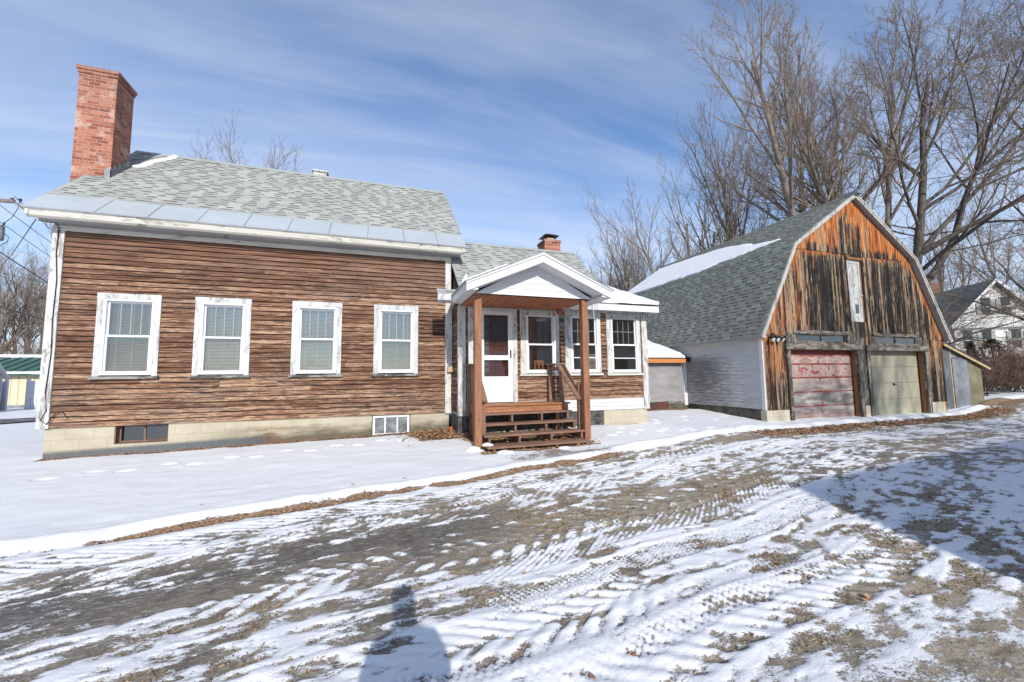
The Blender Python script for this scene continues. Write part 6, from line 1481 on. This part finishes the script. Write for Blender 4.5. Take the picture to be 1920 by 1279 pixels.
# ------------------------------------------------------------------ light, sky, camera
EL, AZ = R_(27.5), R_(2.5)
ld_ = Vector((math.sin(AZ) * math.cos(EL), math.cos(AZ) * math.cos(EL), -math.sin(EL)))
sun = bpy.data.lights.new('sun', 'SUN'); sun.energy = 4.1; sun.angle = R_(.53); sun.color = (1, .955, .89)
so = bpy.data.objects.new('sun', sun); COL.objects.link(so); so.rotation_euler = ld_.to_track_quat('-Z', 'Y').to_euler(); so.location = (0, -20, 20)
w = bpy.data.worlds.new('World'); scene.world = w; w.use_nodes = True; t = w.node_tree; t.nodes.clear()
def wn(ty, **k):
    x = t.nodes.new(ty)
    for a, b in k.items(): setattr(x, a, b)
    return x
sky = wn('ShaderNodeTexSky', sky_type='NISHITA', sun_disc=False); sky.sun_elevation = EL; sky.sun_rotation = math.pi + AZ; sky.air_density = 1.0; sky.dust_density = .3; sky.ozone_density = 1.0; sky.altitude = 100
tc = wn('ShaderNodeTexCoord'); sep = wn('ShaderNodeSeparateXYZ'); t.links.new(tc.outputs['Generated'], sep.inputs[0])
def wm(op, a, b=0.0, clamp=False):
    x = wn('ShaderNodeMath', operation=op, use_clamp=clamp)
    for i, q in enumerate((a, b)):
        if isinstance(q, bpy.types.NodeSocket): t.links.new(q, x.inputs[i])
        else: x.inputs[i].default_value = q
    return x.outputs[0]
zc = wm('ADD', wm('MAXIMUM', sep.outputs[2], 0.0), .16); u_ = wm('DIVIDE', sep.outputs[0], zc); v_ = wm('DIVIDE', sep.outputs[1], zc)
cb = wn('ShaderNodeCombineXYZ'); t.links.new(u_, cb.inputs[0]); t.links.new(v_, cb.inputs[1])
def cloud(rotz, scale, nscale, detail, stops, dist=.5, loc=(0, 0, 0)):
    mp = wn('ShaderNodeMapping'); t.links.new(cb.outputs[0], mp.inputs[0]); mp.inputs['Rotation'].default_value = (0, 0, rotz); mp.inputs['Scale'].default_value = scale; mp.inputs['Location'].default_value = loc
    n = wn('ShaderNodeTexNoise'); t.links.new(mp.outputs[0], n.inputs['Vector']); n.inputs['Scale'].default_value = nscale; n.inputs['Detail'].default_value = detail; n.inputs['Roughness'].default_value = .55; n.inputs['Distortion'].default_value = dist
    r = wn('ShaderNodeValToRGB'); t.links.new(n.outputs[0], r.inputs[0]); el = r.color_ramp.elements
    el[0].position, el[1].position = stops[0], stops[1]; el[0].color = (0, 0, 0, 1); el[1].color = (1, 1, 1, 1); return r.outputs[0]
c1 = cloud(R_(38), (.45, 1.7, 1), 1.0, 5, (.36, .74), .5); c2 = cloud(R_(25), (.9, 5.5, 1), 1.3, 6, (.48, .80), .8, (3, 1, 0)); c3 = cloud(R_(60), (.5, .8, 1), .8, 3, (.34, .66), .3, (5.5, 2, 0))
hz = wm('MULTIPLY', wm('SUBTRACT', .52, sep.outputs[2], True), .80)
amt = wm('ADD', wm('ADD', wm('MULTIPLY', c1, .46), wm('MULTIPLY', c2, .15)), wm('ADD', wm('MULTIPLY', c3, .20), hz), True)
amt = wm('MINIMUM', amt, .88)
mx = wn('ShaderNodeMix', data_type='RGBA'); t.links.new(amt, mx.inputs[0])
tint = wn('ShaderNodeMix', data_type='RGBA', blend_type='MULTIPLY'); tint.inputs[0].default_value = 1; t.links.new(sky.outputs[0], tint.inputs[6]); tint.inputs[7].default_value = (.66, .97, 1.30, 1)
t.links.new(tint.outputs[2], mx.inputs[6]); mx.inputs[7].default_value = (5.7, 6.05, 6.8, 1)
bg = wn('ShaderNodeBackground'); bg.inputs[1].default_value = .135; t.links.new(mx.outputs[2], bg.inputs[0]); ow = wn('ShaderNodeOutputWorld'); t.links.new(bg.outputs[0], ow.inputs[0])
cam = bpy.data.cameras.new('camera'); cam.sensor_width = 36; cam.lens = 14.110; cam.clip_end = 2000; cam.clip_start = .05
co_ = bpy.data.objects.new('camera', cam); COL.objects.link(co_)
r3, u3, w3 = Vector((.94724504, -.32030581, -.01144684)), Vector((-.01652194, -.08446519, .99628944)), Vector((.32008416, .94354111, .08530131))
co_.matrix_world = Matrix(((r3.x, u3.x, -w3.x, 0), (r3.y, u3.y, -w3.y, 0), (r3.z, u3.z, -w3.z, 1.5), (0, 0, 0, 1)))
scene.camera = co_
scene.view_settings.view_transform = 'Standard'; scene.view_settings.look = 'None'; scene.view_settings.gamma = 1; scene.view_settings.exposure = 0.15
scene.cycles.max_bounces = 8; scene.cycles.transparent_max_bounces = 12; scene.cycles.use_denoising = True
